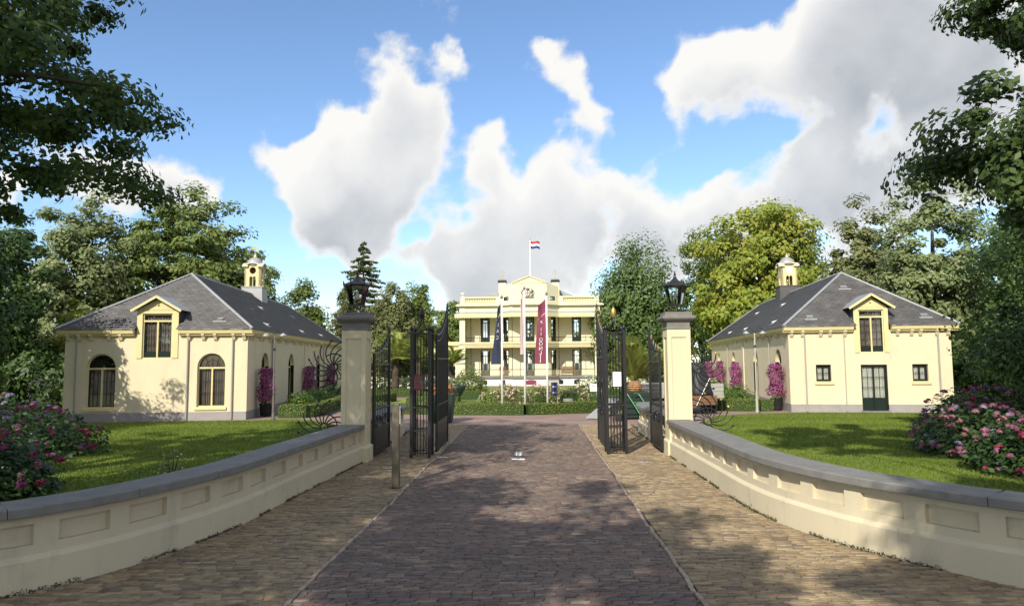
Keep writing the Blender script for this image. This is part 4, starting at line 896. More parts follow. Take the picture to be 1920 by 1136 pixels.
for z0, h in ((.82, .62), (3.98, .42)):
    pts = along(off(FP, -.02), .11); st = MB()
    for p in pts: st.box(p.x-.008, p.x+.008, p.y-.008, p.y+.008, z0, z0+h)
    r = MB()
    for a, b in zip(off(FP, -.02)[:-1], off(FP, -.02)[1:]): r.bar((*a, z0+h), (*b, z0+h), .05, .05); r.bar((*a, z0+.08), (*b, z0+.08), .025, .025)
    rl = r.build('railing', 'dark_frame', vl); k = st.build('balusters', 'villa_trim' if z0 < 1 else 'dark_frame', rl); k['kind'] = 'stuff'
for x, y in [(X0+.58, YF)]+FP[1:5]+[(X1-.58, YF)]+[(X0+1.05, YF), (X1-1.9, YF)]:
    for z0, z1 in ((.82, 3.46), (3.98, 6.5)): MB().lathe([(.045, z0), (.03, z0+.1), (.03, z1-.1), (.05, z1)], (x, y+.08, 0), 8).build('iron_column', 'dark_frame', vl)
# fabric-like valance canopy above the balcony, scalloped lower edge
av = MB(); rf = MB(); A_, B_ = off(FP, .42), off(FP, .0)
for i in range(5):
    rf.add([(*A_[i], 6.58), (*A_[i+1], 6.58), (*B_[i+1], 6.84), (*B_[i], 6.84)], [(0, 1, 2, 3)])
    a, b = Vector(A_[i]), Vector(A_[i+1]); n = max(3, int((b-a).length/.2))
    for k in range(n):
        p, q = a.lerp(b, k/n), a.lerp(b, (k+1)/n); m1, m2 = p.lerp(q, .25), p.lerp(q, .75)
        av.add([(p.x, p.y, 6.60), (q.x, q.y, 6.60), (q.x, q.y, 6.30), (m2.x, m2.y, 6.22), (m1.x, m1.y, 6.22), (p.x, p.y, 6.30)], [(0, 1, 2, 3, 4, 5)])
rf.build('canopy', 'zinc', vl); av.build('valance', 'villa_trim', vl)
# balustrade left and right of the attic
for xa, xb in ((X0+.1, vx-2.72), (vx+2.72, X1-.1)):
    r = MB(); r.box(xa, xb, YF-.02, YF+.2, 7.52, 7.66); r.box(xa, xb, YF-.03, YF+.21, 8.06, 8.2); rl = r.build('balustrade', 'villa_trim', vl); n = int((xb-xa-.8)/.155); st = MB()
    for k in range(n):
        x = xa+.45+k*.155; st.lathe([(.045, 7.66), (.03, 7.72), (.05, 7.82), (.035, 7.95), (.045, 8.06)], (x, YF+.09, 0), 6)
    st.build('balusters', 'villa_cream', rl)['kind'] = 'stuff'
    for x in (xa, xb-.4): MB().box(x, x+.4, YF-.05, YF+.25, 7.521, 8.22).build('baluster_pier', 'villa_cream', rl)
    MB().box(xa+.4, xb-.4, YF+.15, YF+.19, 7.66, 8.06).build('backing', 'villa_trim', rl)
for x in (X0+.3, X1-.3): MB().lathe([(.06, 8.22), (.08, 8.28), (.05, 8.34), (.14, 8.42), (.2, 8.55), (.17, 8.6)], (x, YF+.1, 0), 12).build('urn', 'white_plaster', vl, smooth=True)
# attic with low gable
at_ = [(vx-2.7, YF), (vx-1.6, YF-1.1), (vx+1.6, YF-1.1), (vx+2.7, YF)]
for i in range(3):
    a, b = Vector(at_[i]), Vector(at_[i+1]); U = (b-a).normalized(); M = frame_map(a, U, (-U.y, U.x)); ln = (b-a).length
    ops = [opening(ln*.5-.33, ln*.5+.33, 7.78, 8.14)] if i != 1 else []
    top = (lambda u, ln=ln: 9.36+.62*(1-abs(u-ln/2)/(ln/2))) if i == 1 else ((lambda u, ln=ln: 9.12+.24*u/ln) if i == 0 else (lambda u, ln=ln: 9.36-.24*u/ln))
    MB(M).strips(wall_us(0, ln, ops, [ln/2]), wall_fn(ops, 7.52, top), 0, .25).build('attic_wall', 'villa_cream', vl)
    for o_ in ops: window(M, vl, o_, .05, trim='dark_frame', mull=2, cols=1, rowsn=1, bars=False)
    if i == 1:
        for s in (0, 1): MB(M).bar((ln*s, -.04, 9.38), (ln/2, -.04, 10.0), .1, .10).build('gable_moulding', 'villa_trim', vl)
        MB(M).box(0, ln, -.05, -.001, 9.32, 9.38).build('gable_moulding', 'villa_trim', vl)
        # coat of arms relief
        c = ln/2; em = MB(M); em.box(c-.72, c+.42, -.10, -.002, 8.0, 8.09); e = em.build('coat_of_arms', 'emblem', vl)
        sh = [(-.2, 0), (-.2, -.26), (-.1, -.42), (0, -.5), (.1, -.42), (.2, -.26), (.2, 0)]; cc = c-.15
        for m_, y_, k_, nm in (('emblem', -.09, 1.15, 'shield_rim'), ('emblem_light', -.12, 1., 'shield')):
            MB(M).add([(cc+x*k_, y_, 8.62+z*k_) for x, z in sh]+[(cc+x*k_, -.003, 8.62+z*k_) for x, z in sh], [tuple(range(7))]+[(i_, (i_+1) % 7, 7+(i_+1) % 7, 7+i_) for i_ in range(7)]).build(nm, m_, e)
        MB(M).box(cc-.19, cc+.19, -.135, -.121, 8.40, 8.45).build('shield_bar', 'emblem', e); MB(M).box(cc-.03, cc+.03, -.1362, -.1215, 8.2, 8.6).build('shield_bar', 'emblem', e)
        MB(M).lathe([(.12, 0), (.15, .05), (.13, .1), (.17, .2), (.05, .22)], (cc, -.08, 8.66), 9).build('crown', 'emblem', e)
        for s in (-1, 1):
            pts = [(cc+s*.30, -.08, 8.1), (cc+s*.44, -.08, 8.28), (cc+s*.34, -.08, 8.48), (cc+s*.42, -.08, 8.66), (cc+s*.36, -.08, 8.80)]
            MB(M).tube(spline(pts, 4), [.06]*8+[.09]*5+[.06]*3+[.04], 6).build('supporter', 'emblem', e); MB(M).tube(spline([(cc+s*.46, -.06, 8.15), (cc+s*.58, -.06, 8.4), (cc+s*.52, -.06, 8.65)], 4), .03, 5).build('supporter', 'emblem', e)
MB().add([(vx-2.7, YF, 9.12), (vx-1.6, YF-1.1, 9.36), (vx, YF-1.1, 9.98), (vx+1.6, YF-1.1, 9.36), (vx+2.7, YF, 9.12), (vx-2.7, YF+9, 9.12), (vx, YF+9, 9.9), (vx+2.7, YF+9, 9.12)], [(0, 1, 2, 6, 5), (2, 3, 4, 7, 6)]).build('attic_roof', 'lead', vl)
for x in (vx-2.7, vx+2.7): MB().box(x-.1, x+.1, YF+.05, YF+9, 7.5, 9.1).build('attic_wall', 'villa_cream', vl)
for xa, xb in ((X0+.5, vx-2.6), (X1-.5, vx+2.6)): MB().add([(xa, YF+1, 7.55), (xb, YF+1, 9.0), (xb, YF+9, 9.0), (xa, YF+9, 7.55), (xb, YF+1, 7.55)], [(0, 1, 2, 3), (0, 4, 1)]).build('roof', 'lead', vl)
for x in (vx-2.55, vx+2.45):
    ch = MB().box(x-.34, x+.34, YF+.6, YF+1.3, 8.6, 9.62).build('chimney', 'villa_cream', vl)
    MB().box(x-.42, x+.42, YF+.52, YF+1.38, 9.621, 9.78).build('chimney_cap', 'dark_frame', ch); MB().box(x-.36, x+.36, YF+.58, YF+1.32, 9.781, 9.88).build('chimney_cap', 'cap_stone', ch)
    MB().lathe([(.06, 9.88), (.05, 10.0), (.015, 10.05), (.012, 10.85)], (x, YF+.95, 0), 6).build('weather_vane', 'gold', ch); MB().bar((x-.24, YF+.95, 10.55), (x+.24, YF+.95, 10.55), .025).build('weather_vane', 'gold', ch); MB().bar((x-.16, YF+.95, 10.70), (x+.20, YF+.95, 10.76), .06, .015).build('weather_vane', 'gold', ch)
for px, wd, red in ((905, .85, 0), (947, .6, 0), (996, .95, 1), (1050, .6, 0), (1085, .85, 0)):
    x = aty(px, 715, YF)[0]; yb = YF-1.17 if abs(x-vx) < 1.6 else (YF-.07 if abs(x-vx) > 2.7 else YF-.07-(2.7-abs(x-vx)))
    MB().strips([x-wd/2+wd*k/8 for k in range(9)], lambda u: [(.08, .36+.14*math.cos((u-x)/wd*2.2))], yb-.02, yb+.2).build('cellar_window', 'burgundy_cloth' if red else 'dark_frame', vl)
# low side wings
for xa, xb, sg in ((X0-5.5, X0-.02, -1), (X1+.02, X1+5, 1)):
    MB().box(xa, xb, YF+2.4, YF+9, -.1, 3.75).build('wing_wall', 'villa_cream', vl); MB().box(xa-.2, xb, YF+2.1, YF+9.2, 3.751, 4.1).build('wing_cornice', 'villa_trim', vl)
    v_ = MB(); n = int((xb-xa)/.2)
    for k in range(n): x = xa+(xb-xa)*k/n; d_ = (xb-xa)/n; v_.add([(x, YF+1.4, 3.3), (x+d_, YF+1.4, 3.3), (x+d_, YF+1.4, 3.06), (x+d_*.5, YF+1.4, 2.95), (x, YF+1.4, 3.06)], [(0, 1, 2, 3, 4)])
    v_.add([(xa, YF+1.4, 3.3), (xb, YF+1.4, 3.3), (xb, YF+2.4, 3.62), (xa, YF+2.4, 3.62)], [(0, 1, 2, 3)]); v_.build('wing_canopy', 'villa_trim', vl)
    for k in range(3):
        x = xa+.8+k*1.5; MB().box(x, x+.8, YF+2.36, YF+2.39, .8, 2.8).build('wing_window', 'dark_frame', vl)
# roof flag
fl = thing('roof_flagpole', 'white flagpole on the villa roof flying a red, white and blue flag', 'flagpole', (vx+.05, YF, 9.9)); fx = vx+.12
MB().lathe([(.06, 9.7), (.05, 13.6)], (fx, YF+.3, 0), 8).build('pole', 'pole_white', fl); MB().lathe([(.02, 13.6), (.07, 13.66), (.02, 13.74)], (fx, YF+.3, 0), 8).build('finial', 'gold', fl)
for k, m_ in enumerate(('flag_red', 'flag_white', 'flag_blue')):
    mb = MB(); n = 12
    for i in range(n+1):
        t = i/n; y = YF+.3+.10*math.sin(t*7); dz = -.12*t-.05*math.sin(t*6+k*.3); z1 = 13.5-.23*k+dz; mb.v += [Vector((fx+.05+.85*t, y, z1)), Vector((fx+.05+.85*t, y+.01, z1-.23))]
    mb.f = [(2*i, 2*i+2, 2*i+3, 2*i+1) for i in range(n)]; mb.build('flag_stripe', m_, fl, smooth=True)
# banner poles behind the hedge
def letters(txt, fnp, par, h):
    """vertical lettering as it shows from the back of the cloth (mirrored)"""
    for ch, (z) in txt:
        cu = bpy.data.curves.new('letter', 'FONT'); cu.body = ch; cu.size = h; cu.align_x = 'CENTER'
        t = bpy.data.objects.new('letter', cu); col.objects.link(t); dg = bpy.context.evaluated_depsgraph_get(); me = bpy.data.meshes.new_from_object(t.evaluated_get(dg)); bpy.data.objects.remove(t)
        mb = MB()
        for v in me.vertices: p = fnp(-v.co.x, z+v.co.y); mb.v.append(Vector(p))
        mb.f = [tuple(p.vertices) for p in me.polygons]; mb.build('letter', 'flag_white', par)
def banner(label, px, py, ztop, m, wt, wb, txt, hb=2.12):
    p = gp(px, py); x, y = p.x, p.y
    o = thing('banner_pole', label, 'banner', (x, y, 0)); MB().lathe([(.05, 0), (.045, 2.5), (.04, ztop+.05)], (x, y, 0), 8).build('pole', 'pole_white', o, smooth=True)
    MB().lathe([(.02, 0), (.055, .05), (.06, .1), (.03, .15), (.005, .2)], (x, y, ztop+.05), 8).build('finial', 'emblem', o, smooth=True)
    def P(s, z):   # s: 0 at the pole .. 1 at the free edge
        t = (ztop-.1-z)/(ztop-.1-hb); wd = wt+(wb-wt)*t**1.3
        return (x-.05-s*wd, y-.06+.09*math.sin(s*5+t*3)*s+.03*math.sin(t*9), z-(.32*s*(1-t)**3))
    mb = MB(); n, k = 24, 8
    for i in range(n+1):
        z = ztop-.1-(ztop-.1-hb)*i/n
        for j in range(k+1): mb.v.append(Vector(P(j/k, z)))
    mb.f = [(i*(k+1)+j, i*(k+1)+j+1, (i+1)*(k+1)+j+1, (i+1)*(k+1)+j) for i in range(n) for j in range(k)]; c = mb.build('banner_cloth', m, o, smooth=True)
    if txt:
        def fnp(dx, z):
            q = P(.5-dx/.5, z); return (q[0], q[1]-.02, q[2])
        letters(txt, fnp, c, .24)
        MB().tube([P(.05, 4.42), P(.4, 4.36), P(.9, 4.22)], .012, 4).build('swash', 'flag_white', c)
    return o
banner('white pole with a hanging navy blue lettered banner', 942, 772, 5.0, 'navy_cloth', .14, .46, [('S', 3.85), ('A', 3.55), ('C', 3.25)])
banner('white pole with a narrow pale pink banner turned edge on', 985, 773, 5.35, 'pale_cloth', .12, .16, None, 2.55)
banner('white pole with a hanging burgundy red lettered banner', 1027, 771, 5.15, 'burgundy_cloth', .34, .52, [('P', 3.95), ('I', 3.62), ('I', 3.4), ('O', 3.14), ('O', 2.95), ('N', 2.74), ('L', 2.54), ('I', 2.36), ('I', 2.18)])
# terrace benches
for lab, px in (('brown wooden bench on the villa terrace beneath the navy banner side', 951), ('brown wooden bench on the villa terrace beside the burgundy banner side', 1064)):
    x = aty(px, 705, YF+1.1)[0]; y = YF+1.2; o = thing('garden_bench', lab, 'bench', (x, y, .82))
    for k in range(3): MB().box(x-.75, x+.75, y-.35+k*.15, y-.22+k*.15, 1.24, 1.27).build('seat_slat', 'wood', o)
    for k in range(3): MB().box(x-.75, x+.75, y+.10, y+.13, 1.34+k*.12, 1.43+k*.12).build('back_slat', 'wood', o)
    for sx_ in (-.68, .68):
        for y_ in (-.3, .1): MB().box(x+sx_-.03, x+sx_+.03, y+y_-.03, y+y_+.03, .82, 1.239).build('leg', 'wood', o)
        MB().box(x+sx_-.03, x+sx_+.03, y+.131, y+.17, .82, 1.7).build('back_post', 'wood', o)
# ================================================================== vegetation
leafmat('leaf_beech', [(0.03, 0.065, 0.012), (0.056, 0.105, 0.019), (0.095, 0.155, 0.03)], .35)
leafmat('leaf_oak', [(0.032, 0.062, 0.014), (0.058, 0.1, 0.022), (0.095, 0.145, 0.032)], .35)
leafmat('leaf_dark', [(0.03, 0.062, 0.014), (0.056, 0.105, 0.022), (0.1, 0.165, 0.036)], .3)
leafmat('leaf_mid', [(0.1, 0.145, 0.03), (0.16, 0.215, 0.048), (0.25, 0.3, 0.085)], .35)
leafmat('leaf_pale', [(0.13, 0.17, 0.06), (0.2, 0.245, 0.095), (0.28, 0.325, 0.145)], .35)
leafmat('leaf_chestnut', [(0.13, 0.19, 0.022), (0.215, 0.275, 0.03), (0.31, 0.34, 0.05), (0.33, 0.3, 0.06)], .38)
leafmat('leaf_olive', [(0.1, 0.125, 0.038), (0.16, 0.18, 0.062), (0.24, 0.25, 0.1)], .32)
leafmat('leaf_conifer', [(0.049, 0.081, 0.025), (0.091, 0.126, 0.039), (0.168, 0.168, 0.063)], .2)
leafmat('leaf_weep', [(0.052, 0.095, 0.026), (0.095, 0.155, 0.04), (0.16, 0.23, 0.065)], .32)
leafmat('leaf_box', [(.10, .135, .02), (.16, .20, .03), (.22, .26, .05)], .25)
leafmat('leaf_fresh', [(0.081, 0.149, 0.023), (0.138, 0.230, 0.040), (0.196, 0.287, 0.057)], .35)
leafmat('leaf_hydrangea', [(0.026, 0.056, 0.014), (0.045, 0.09, 0.022), (0.07, 0.125, 0.034)], .3)
leafmat('leaf_palm', [(.20, .25, .05), (.30, .35, .08), (.40, .42, .12)], .3)
leafmat('petal_magenta', [(.20, .03, .12), (.36, .07, .24), (.48, .14, .34)], .35)
leafmat('petal_rose', [(.62, .42, .33), (.75, .62, .50), (.68, .32, .36), (.8, .75, .62)], .35)
leafmat('petal_white', [(.62, .62, .40), (.78, .77, .58), (.82, .82, .72)], .3)
leafmat('petal_orange', [(.5, .12, .04), (.6, .25, .1)], .3)
for nm, c1, c2 in (('bloom_pink', (.20, .06, .11), (.30, .12, .18)), ('bloom_magenta', (.16, .022, .095), (.25, .05, .15)), ('bloom_purple', (.10, .05, .16), (.17, .09, .24)), ('bloom_lilac', (.22, .19, .30), (.34, .30, .42)), ('bloom_red', (.20, .02, .045), (.30, .04, .08)), ('bloom_salmon', (.20, .09, .10), (.29, .15, .15))):
    leafmat(nm, [c1, c2, tuple(min(.8, x*1.3) for x in c2)], .3)
def crown_points(ell, ncl, n, rg, shell=.45, csize=.24, flat=.65, droop=0., ragged=1.):
    """clump centres in ellipsoids, then leaf points round each clump; returns points, normals, tone, clump centres"""
    vol = np.array([e[3]*e[4]*e[5] for e in ell])**.8; pick = rg.choice(len(ell), ncl, p=vol/vol.sum()); C_ = []
    for k in pick:
        cx, cy, cz, rx, ry, rz = ell[k]; d = sph(1, rg)[0]; r = shell+(1-shell)*rg.uniform()**.6; r *= 1-.14*ragged+.22*ragged*math.sin(d[0]*7+cx)*math.sin(d[1]*6+cy)+.10*ragged*rg.normal()
        C_.append((cx+d[0]*rx*r, cy+d[1]*ry*r, cz+d[2]*rz*r, min(rx, ry, rz), k))
    C_ = np.array(C_); ci = rg.integers(0, ncl, n); c = C_[ci]; size = c[:, 3:4]*csize*(.6+.8*((ci*7919 % 97)/97.)[:, None])
    d = sph(n, rg); r = rg.uniform(0, 1, (n, 1))**.42; off_ = d*r*size; off_[:, 2] *= flat
    if droop: off_[:, 2] -= droop*rg.uniform(0, 1, n)**2*size[:, 0]*2.2
    P = c[:, :3]+off_; e = np.array([ell[int(k)][:3] for k in c[:, 4]]); out = P-e; out /= np.maximum(.01, np.linalg.norm(out, axis=1, keepdims=True))
    nrm = out*.6+d*.7+np.array([-.1, -.35, .55])*.6+rg.normal(0, .38, (n, 3)); tone = ((ci*104729) % 101)/101.
    return P, nrm, tone, C_
def tree(name, label, base, h, ell, n, leaf, m, tr=.25, ncl=90, seed=1, bark='bark', limbs=16, csize=.24, flat=.65, droop=0., shell=.45, asp=.55, trunk_to=.75, group=None, cat='tree', ragged=1.):
    rg = np.random.default_rng(seed); o = thing(name, label, cat, (base[0], base[1], -.05), group)
    P, nr, tone, C_ = crown_points(ell, ncl, n, rg, shell, csize, flat, droop, ragged); V, Fc = leafcards(P, nr, leaf, asp, rg=rg)
    npmesh('crown', V, Fc, m, o, tone=np.repeat(tone, 4))
    b = Vector((base[0], base[1], -.05)); tx, ty = ell[0][0], ell[0][1]; mb = MB(); ht = h*trunk_to
    tp = [b+Vector(((tx-b.x)*t**1.5+.12*math.sin(t*5+seed), (ty-b.y)*t**1.5+.1*math.cos(t*4+seed), ht*t)) for t in np.linspace(0, 1, 9)]
    mb.tube(tp, [tr*(1.5 if i == 0 else 1)*(1-.75*i/8) for i in range(9)], 8); mb.build('trunk', bark, o, smooth=True)
    lb = MB()
    for k in range(min(limbs, ncl)):
        c = Vector(C_[k][:3]); t = min(.95, max(.25, (c.z-.25*(c-tp[4]).length)/max(ht, .1)*.8)); i = int(t*8); st = tp[i].lerp(tp[min(8, i+1)], t*8-i); ln_ = (c-st).length; mid = st.lerp(c, .33)+Vector((rg.normal(0, .06), rg.normal(0, .06), .10+rg.normal(0, .05)))*ln_; m2_ = st.lerp(c, .68)+Vector((rg.normal(0, .05), rg.normal(0, .05), .08+rg.normal(0, .05)))*ln_; r0 = tr*(1-.75*t)*.45
        lb.tube(spline([st, mid, m2_, c], 4), [r0*(1-.9*q/12) for q in range(13)], 5, False)
    if limbs: lb.build('limbs', bark, o, smooth=True)
    return o
def X(px, Y): return aty(px, 675, Y).x
def Zt(px, py, Y): return aty(px, py, Y).z
# --- near overhanging trees
tree('beech_tree', 'large dark beech with drooping sprays overhanging the arched-window coach house', (-13.2, 8.0), 14, [(-9.8, 11.2, 6.9, 4.3, 3.6, 2.2), (-10.6, 10.6, 9.4, 3.9, 4.0, 2.2), (-9.6, 5.2, 11.2, 4.6, 5.2, 3.2), (-13.5, 11.0, 6.3, 3.5, 3.5, 1.7)], 105000, .13, 'leaf_beech', .5, 440, 3, 'bark', 46, .25, .36, .25, .25)
tree('oak_tree', 'dark oak boughs overhanging the pink hydrangeas and clock coach house', (14.5, 10.5), 13, [(10.4, 12.3, 5.9, 3.5, 2.6, 1.6), (10.5, 12.4, 9.0, 2.6, 2.4, 1.4), (11.3, 12.4, 4.6, 2.4, 2.2, 1.4), (11.9, 13.0, 3.3, 2.2, 2.0, 1.3), (11.6, 12.2, 7.3, 2.6, 2.2, 1.3)], 90000, .14, 'leaf_oak', .45, 380, 5, 'bark', 40, .34, .6, .1, .3)
tree('lime_tree', 'leafy lime tree spreading over the near end of the shaded garden wall', (-9.0, -6.0), 16, [(-9.4, -6.0, 11.2, 4.6, 5.6, 3.2), (-6.4, -10.6, 12.4, 3.2, 3.6, 2.4), (-12.0, -2.0, 10.6, 4.2, 5.4, 3.2), (-12.0, -8.5, 9.5, 4.0, 4.0, 3.0)], 30000, .31, 'leaf_beech', .5, 300, 8, 'bark', 14, .26, .6)
tree('lime_tree', 'tall lime tree standing behind the near end of the sunlit garden wall', (6.5, -4.0), 16, [(3.0, -6.0, 11.5, 3.4, 3.4, 2.6), (1.4, 1.4, 13.6, 2.5, 3.0, 2.0), (-.8, -9.6, 11.8, 2.6, 2.8, 2.2)], 18000, .28, 'leaf_beech', .45, 170, 9, 'bark', 10, .26, .6)
# --- dark trees close behind the lawns
tree('yew_tree', 'dense dark tree shading the outer corner of the arched-window coach house', (-20.2, 23.6), 9, [(-21.2, 23.4, 5.2, 2.7, 2.7, 3.6), (-20.4, 23.6, 3.0, 2.0, 2.2, 2.6), (-20.0, 22.3, 5.3, 1.75, 1.9, 2.7)], 36000, .18, 'leaf_dark', .3, 300, 12, 'bark', 18, .30, shell=.08)
tree('maple_tree', 'dark leafy tree behind the purple hydrangeas at the lawn edge', (-19.6, 18.0), 8, [(-19.0, 18.6, 4.6, 3.0, 2.6, 3.2), (-18.0, 18.0, 2.2, 2.4, 2.2, 2.0)], 20000, .15, 'leaf_dark', .3, 120, 13, 'bark', 18, .28)
tree('holly_tree', 'dense dark evergreen behind the pink hydrangeas at the lawn edge', (15.2, 20.0), 8, [(15.0, 20.2, 4.4, 2.5, 2.4, 3.4), (14.6, 19.6, 2.0, 2.4, 2.2, 2.2)], 20000, .14, 'leaf_dark', .3, 120, 14, 'bark', 14, .28, .8, .2)
tree('willow_tree', 'shaded drooping tree between the clock coach house and the dark evergreen', (20.5, 28.0), 10, [(20.6, 28.2, 6.0, 2.8, 2.6, 4.6), (20.2, 27.6, 3.0, 2.6, 2.4, 3.0)], 18000, .17, 'leaf_weep', .3, 110, 15, 'bark', 12, .30, 1.3, .8)
# --- trees behind the coach houses
def bt(name, label, pxa, pxb, ptop, Y, m, n, leaf, seed, low=.3, extra=(), **kw):
    xa, xb = X(pxa, Y), X(pxb, Y); zt = Zt((pxa+pxb)/2, ptop, Y); rx = (xb-xa)/2; cx = (xa+xb)/2; zb = zt*low; rz = (zt-zb)/2
    ell = [(cx, Y, zb+rz, rx*.98, rx*.85, rz*1.04), (cx-rx*.35, Y-.5, zb+rz*.8, rx*.62, rx*.6, rz*.7), (cx+rx*.38, Y+.3, zb+rz*.75, rx*.60, rx*.6, rz*.68)]+list(extra)
    kw.setdefault('csize', .3); kw['csize'] *= 1.35; kw['shell'] = .4; kw['ragged'] = .55; kw['ncl'] = int(kw.get('ncl', 90)*1.25); kw['csize'] *= .95
    return tree(name, label, (cx, Y), zt, ell, int(n*1.55), leaf*1.12, m, seed=seed, **kw)
bt('robinia_tree', 'airy light green tree rising behind the arched-window coach house roof', 190, 492, 352, 45, 'leaf_mid', 26000, .24, 21, .22, tr=.35, ncl=210, csize=.19, flat=.42, limbs=46, bark='bark_grey')
bt('pale_tree', 'pale green tree between the overhanging beech and the airy tree', 40, 245, 350, 41, 'leaf_pale', 18000, .23, 22, .1, ncl=150, csize=.22, flat=.6)
bt('birch_tree', 'small tree peeping out beside the open bell cupola', 455, 525, 478, 62, 'leaf_mid', 7000, .27, 23, .2, ncl=70)
bt('ash_tree', 'dark rounded tree between the open bell cupola and the shaded lantern', 505, 612, 528, 66, 'leaf_mid', 12000, .27, 24, .1, ncl=100)
bt('yellow_shrub_tree', 'low sunlit yellowish tree behind the dark corner tree', 95, 190, 560, 36, 'leaf_chestnut', 9000, .2, 26, .05, ncl=80)
def conifer(label, px, ptop, Y, rb, m, seed, n=9000, zb=1., leaf=.26, droop=.5, name='spruce_tree'):
    rg = np.random.default_rng(seed); x = X(px, Y); zt = Zt(px, ptop, Y); o = thing(name, label, 'tree', (x, Y, -.05)); P = []; Nn = []; tn = []; lb = MB(); z = zb
    while z < zt-.3:
        f = (zt-z)/(zt-zb); r = rb*(.12+.95*f**.8)*rg.uniform(.75, 1.1); nb = int(5+6*f); a0 = rg.uniform(0, 6.28)
        for k in range(nb):
            a = a0+k*6.283/nb+rg.normal(0, .35); rr = r*rg.uniform(.45, 1.2); z_ = z; z = z+rg.normal(0, .45); q = max(6, int(n/380)*2); s = rg.uniform(.15, 1, q)**.8; end = Vector((x+math.cos(a)*rr, Y+math.sin(a)*rr, z-.25*rr*droop))
            lb.tube([(x, Y, z), (x+math.cos(a)*rr*.5, Y+math.sin(a)*rr*.5, z+.06*rr), end], [.035+.02*f, .02, .008], 4, False)
            P.append(np.stack([x+np.cos(a)*rr*s+rg.normal(0, .12*rr*.6, q), Y+np.sin(a)*rr*s+rg.normal(0, .12*rr*.6, q), z-.25*droop*rr*s**1.6-rg.uniform(0, droop*.7, q)*s], 1)); tn += [rg.uniform()]*q; z = z_
        z += rg.uniform(.3, .6)*(zt/12)**.3
    P = np.concatenate(P); nr = rg.normal(0, .6, P.shape)+np.array([0, -.2, .5]); V, Fc = leafcards(P, nr, leaf, .4, rg=rg); npmesh('crown', V, Fc, m, o, tone=np.repeat(np.array(tn), 4))
    MB().tube([(x, Y, -.05), (x, Y, zt*.5), (x, Y, zt)], [.28, .17, .03], 7).build('trunk', 'bark', o, smooth=True); lb.build('limbs', 'bark', o); return o
conifer('tall thin-crowned conifer rising behind the shaded lantern', 680, 458, 76, 3.4, 'leaf_conifer', 31, 15000, 6.5, .36, .25, 'pine_tree')
conifer('drooping olive conifer just behind the shaded pillar', 645, 535, 62, 2.6, 'leaf_olive', 32, 13000, .5, .28, 1.2)
bt('cypress_tree', 'pointed green cypress behind the pedestrian gate', 700, 778, 522, 64, 'leaf_olive', 13000, .26, 33, .0, ncl=130, flat=1.1, csize=.34)
bt('thuja_tree', 'rounded green thuja beside the tall iron gate leaf', 748, 818, 514, 67, 'leaf_mid', 13000, .26, 34, .0, ncl=130, flat=1.1, csize=.34)
bt('weeping_spruce', 'weeping olive spruce hanging low behind the lattice post', 655, 740, 568, 58, 'leaf_olive', 12000, .24, 35, .0, ncl=120, flat=1.3, droop=1.2, csize=.3)
bt('evergreen_tree', 'dense green tree touching the villa at its wing', 800, 878, 556, 79, 'leaf_mid', 12000, .3, 36, .0, ncl=100)
bt('weeping_beech', 'rounded weeping beech standing beside the villa', 1102, 1292, 456, 66, 'leaf_weep', 26000, .27, 41, .0, ncl=190, flat=.95, droop=.12, csize=.27)
bt('fir_tree', 'dark narrow tree squeezed between the weeping beech and the chestnut', 1268, 1370, 432, 84, 'leaf_dark', 11000, .32, 42, .05, ncl=90, flat=1.1)
bt('chestnut_tree', 'bright yellow-green chestnut rising behind the clock coach house', 1296, 1572, 356, 64, 'leaf_chestnut', 30000, .36, 43, .05, ncl=230, tr=.45, csize=.22, flat=.6)
bt('alder_tree', 'greyish green tree behind the clock coach house ridge', 1555, 1690, 380, 56, 'leaf_olive', 16000, .28, 44, .1, ncl=130)
bt('poplar_tree', 'broad greyish green tree beside the clock coach house wall', 1655, 1872, 332, 42, 'leaf_pale', 30000, .24, 45, .0, ncl=230, csize=.22, flat=.7, tr=.35)
bt('shade_tree', 'tall dark tree behind the drooping tree at the edge of the garden', 1850, 1990, 395, 37, 'leaf_weep', 14000, .24, 46, .0, ncl=110, flat=1., droop=.4)
bt('linden_tree', 'tall dark tree behind the dense corner tree', -90, 75, 365, 33, 'leaf_dark', 16000, .22, 47, .0, ncl=120)
# --- far wood closing the horizon
def woodland():
    rg = np.random.default_rng(77); ell = []
    for k in range(46):
        x = -105+k*4.7+rg.normal(0, 1.5); y = 96+rg.uniform(-4, 10); hh = rg.uniform(6.5, 10.5); ell.append((x, y, hh*.5, 4.2, 3.5, hh*.55))
    for s in (-1, 1):
        for k in range(14): ell.append((s*rg.uniform(38, 60), 20+k*6, 5, 4, 4, rg.uniform(4.5, 6.5)))
    P, nr, tone, C_ = crown_points(ell, 700, 44000, rg, .5, .34, .8); V, Fc = leafcards(P, nr, .66, rg=rg)
    tag(npmesh('woodland', V, Fc, 'leaf_mid', tone=np.repeat(tone, 4)), 'far belt of woodland closing the view behind the villa', 'woodland', kind='stuff')
woodland()
def shrubbery(label, xa, xb, ya, yb, h, n, seed, m):
    rg = np.random.default_rng(seed); ell = [(rg.uniform(xa, xb), rg.uniform(ya, yb), h*.4, 2.2, 2.2, h*rg.uniform(.45, .8)) for k in range(26)]
    P, nr, tone, C_ = crown_points(ell, 260, n, rg, .4, .45, .9); V, Fc = leafcards(P, nr, .26, rg=rg); P[:, 2] = np.maximum(P[:, 2], 0)
    tag(npmesh('shrubbery', V, Fc, m, tone=np.repeat(tone, 4)), label, 'shrubbery', kind='stuff')
shrubbery('dense undergrowth under the trees beyond the arched-window coach house', -40, -22.5, 22, 44, 3.4, 22000, 201, 'leaf_dark')
shrubbery('dense undergrowth under the trees beyond the clock coach house', 21.5, 40, 26, 46, 3.4, 22000, 202, 'leaf_dark')
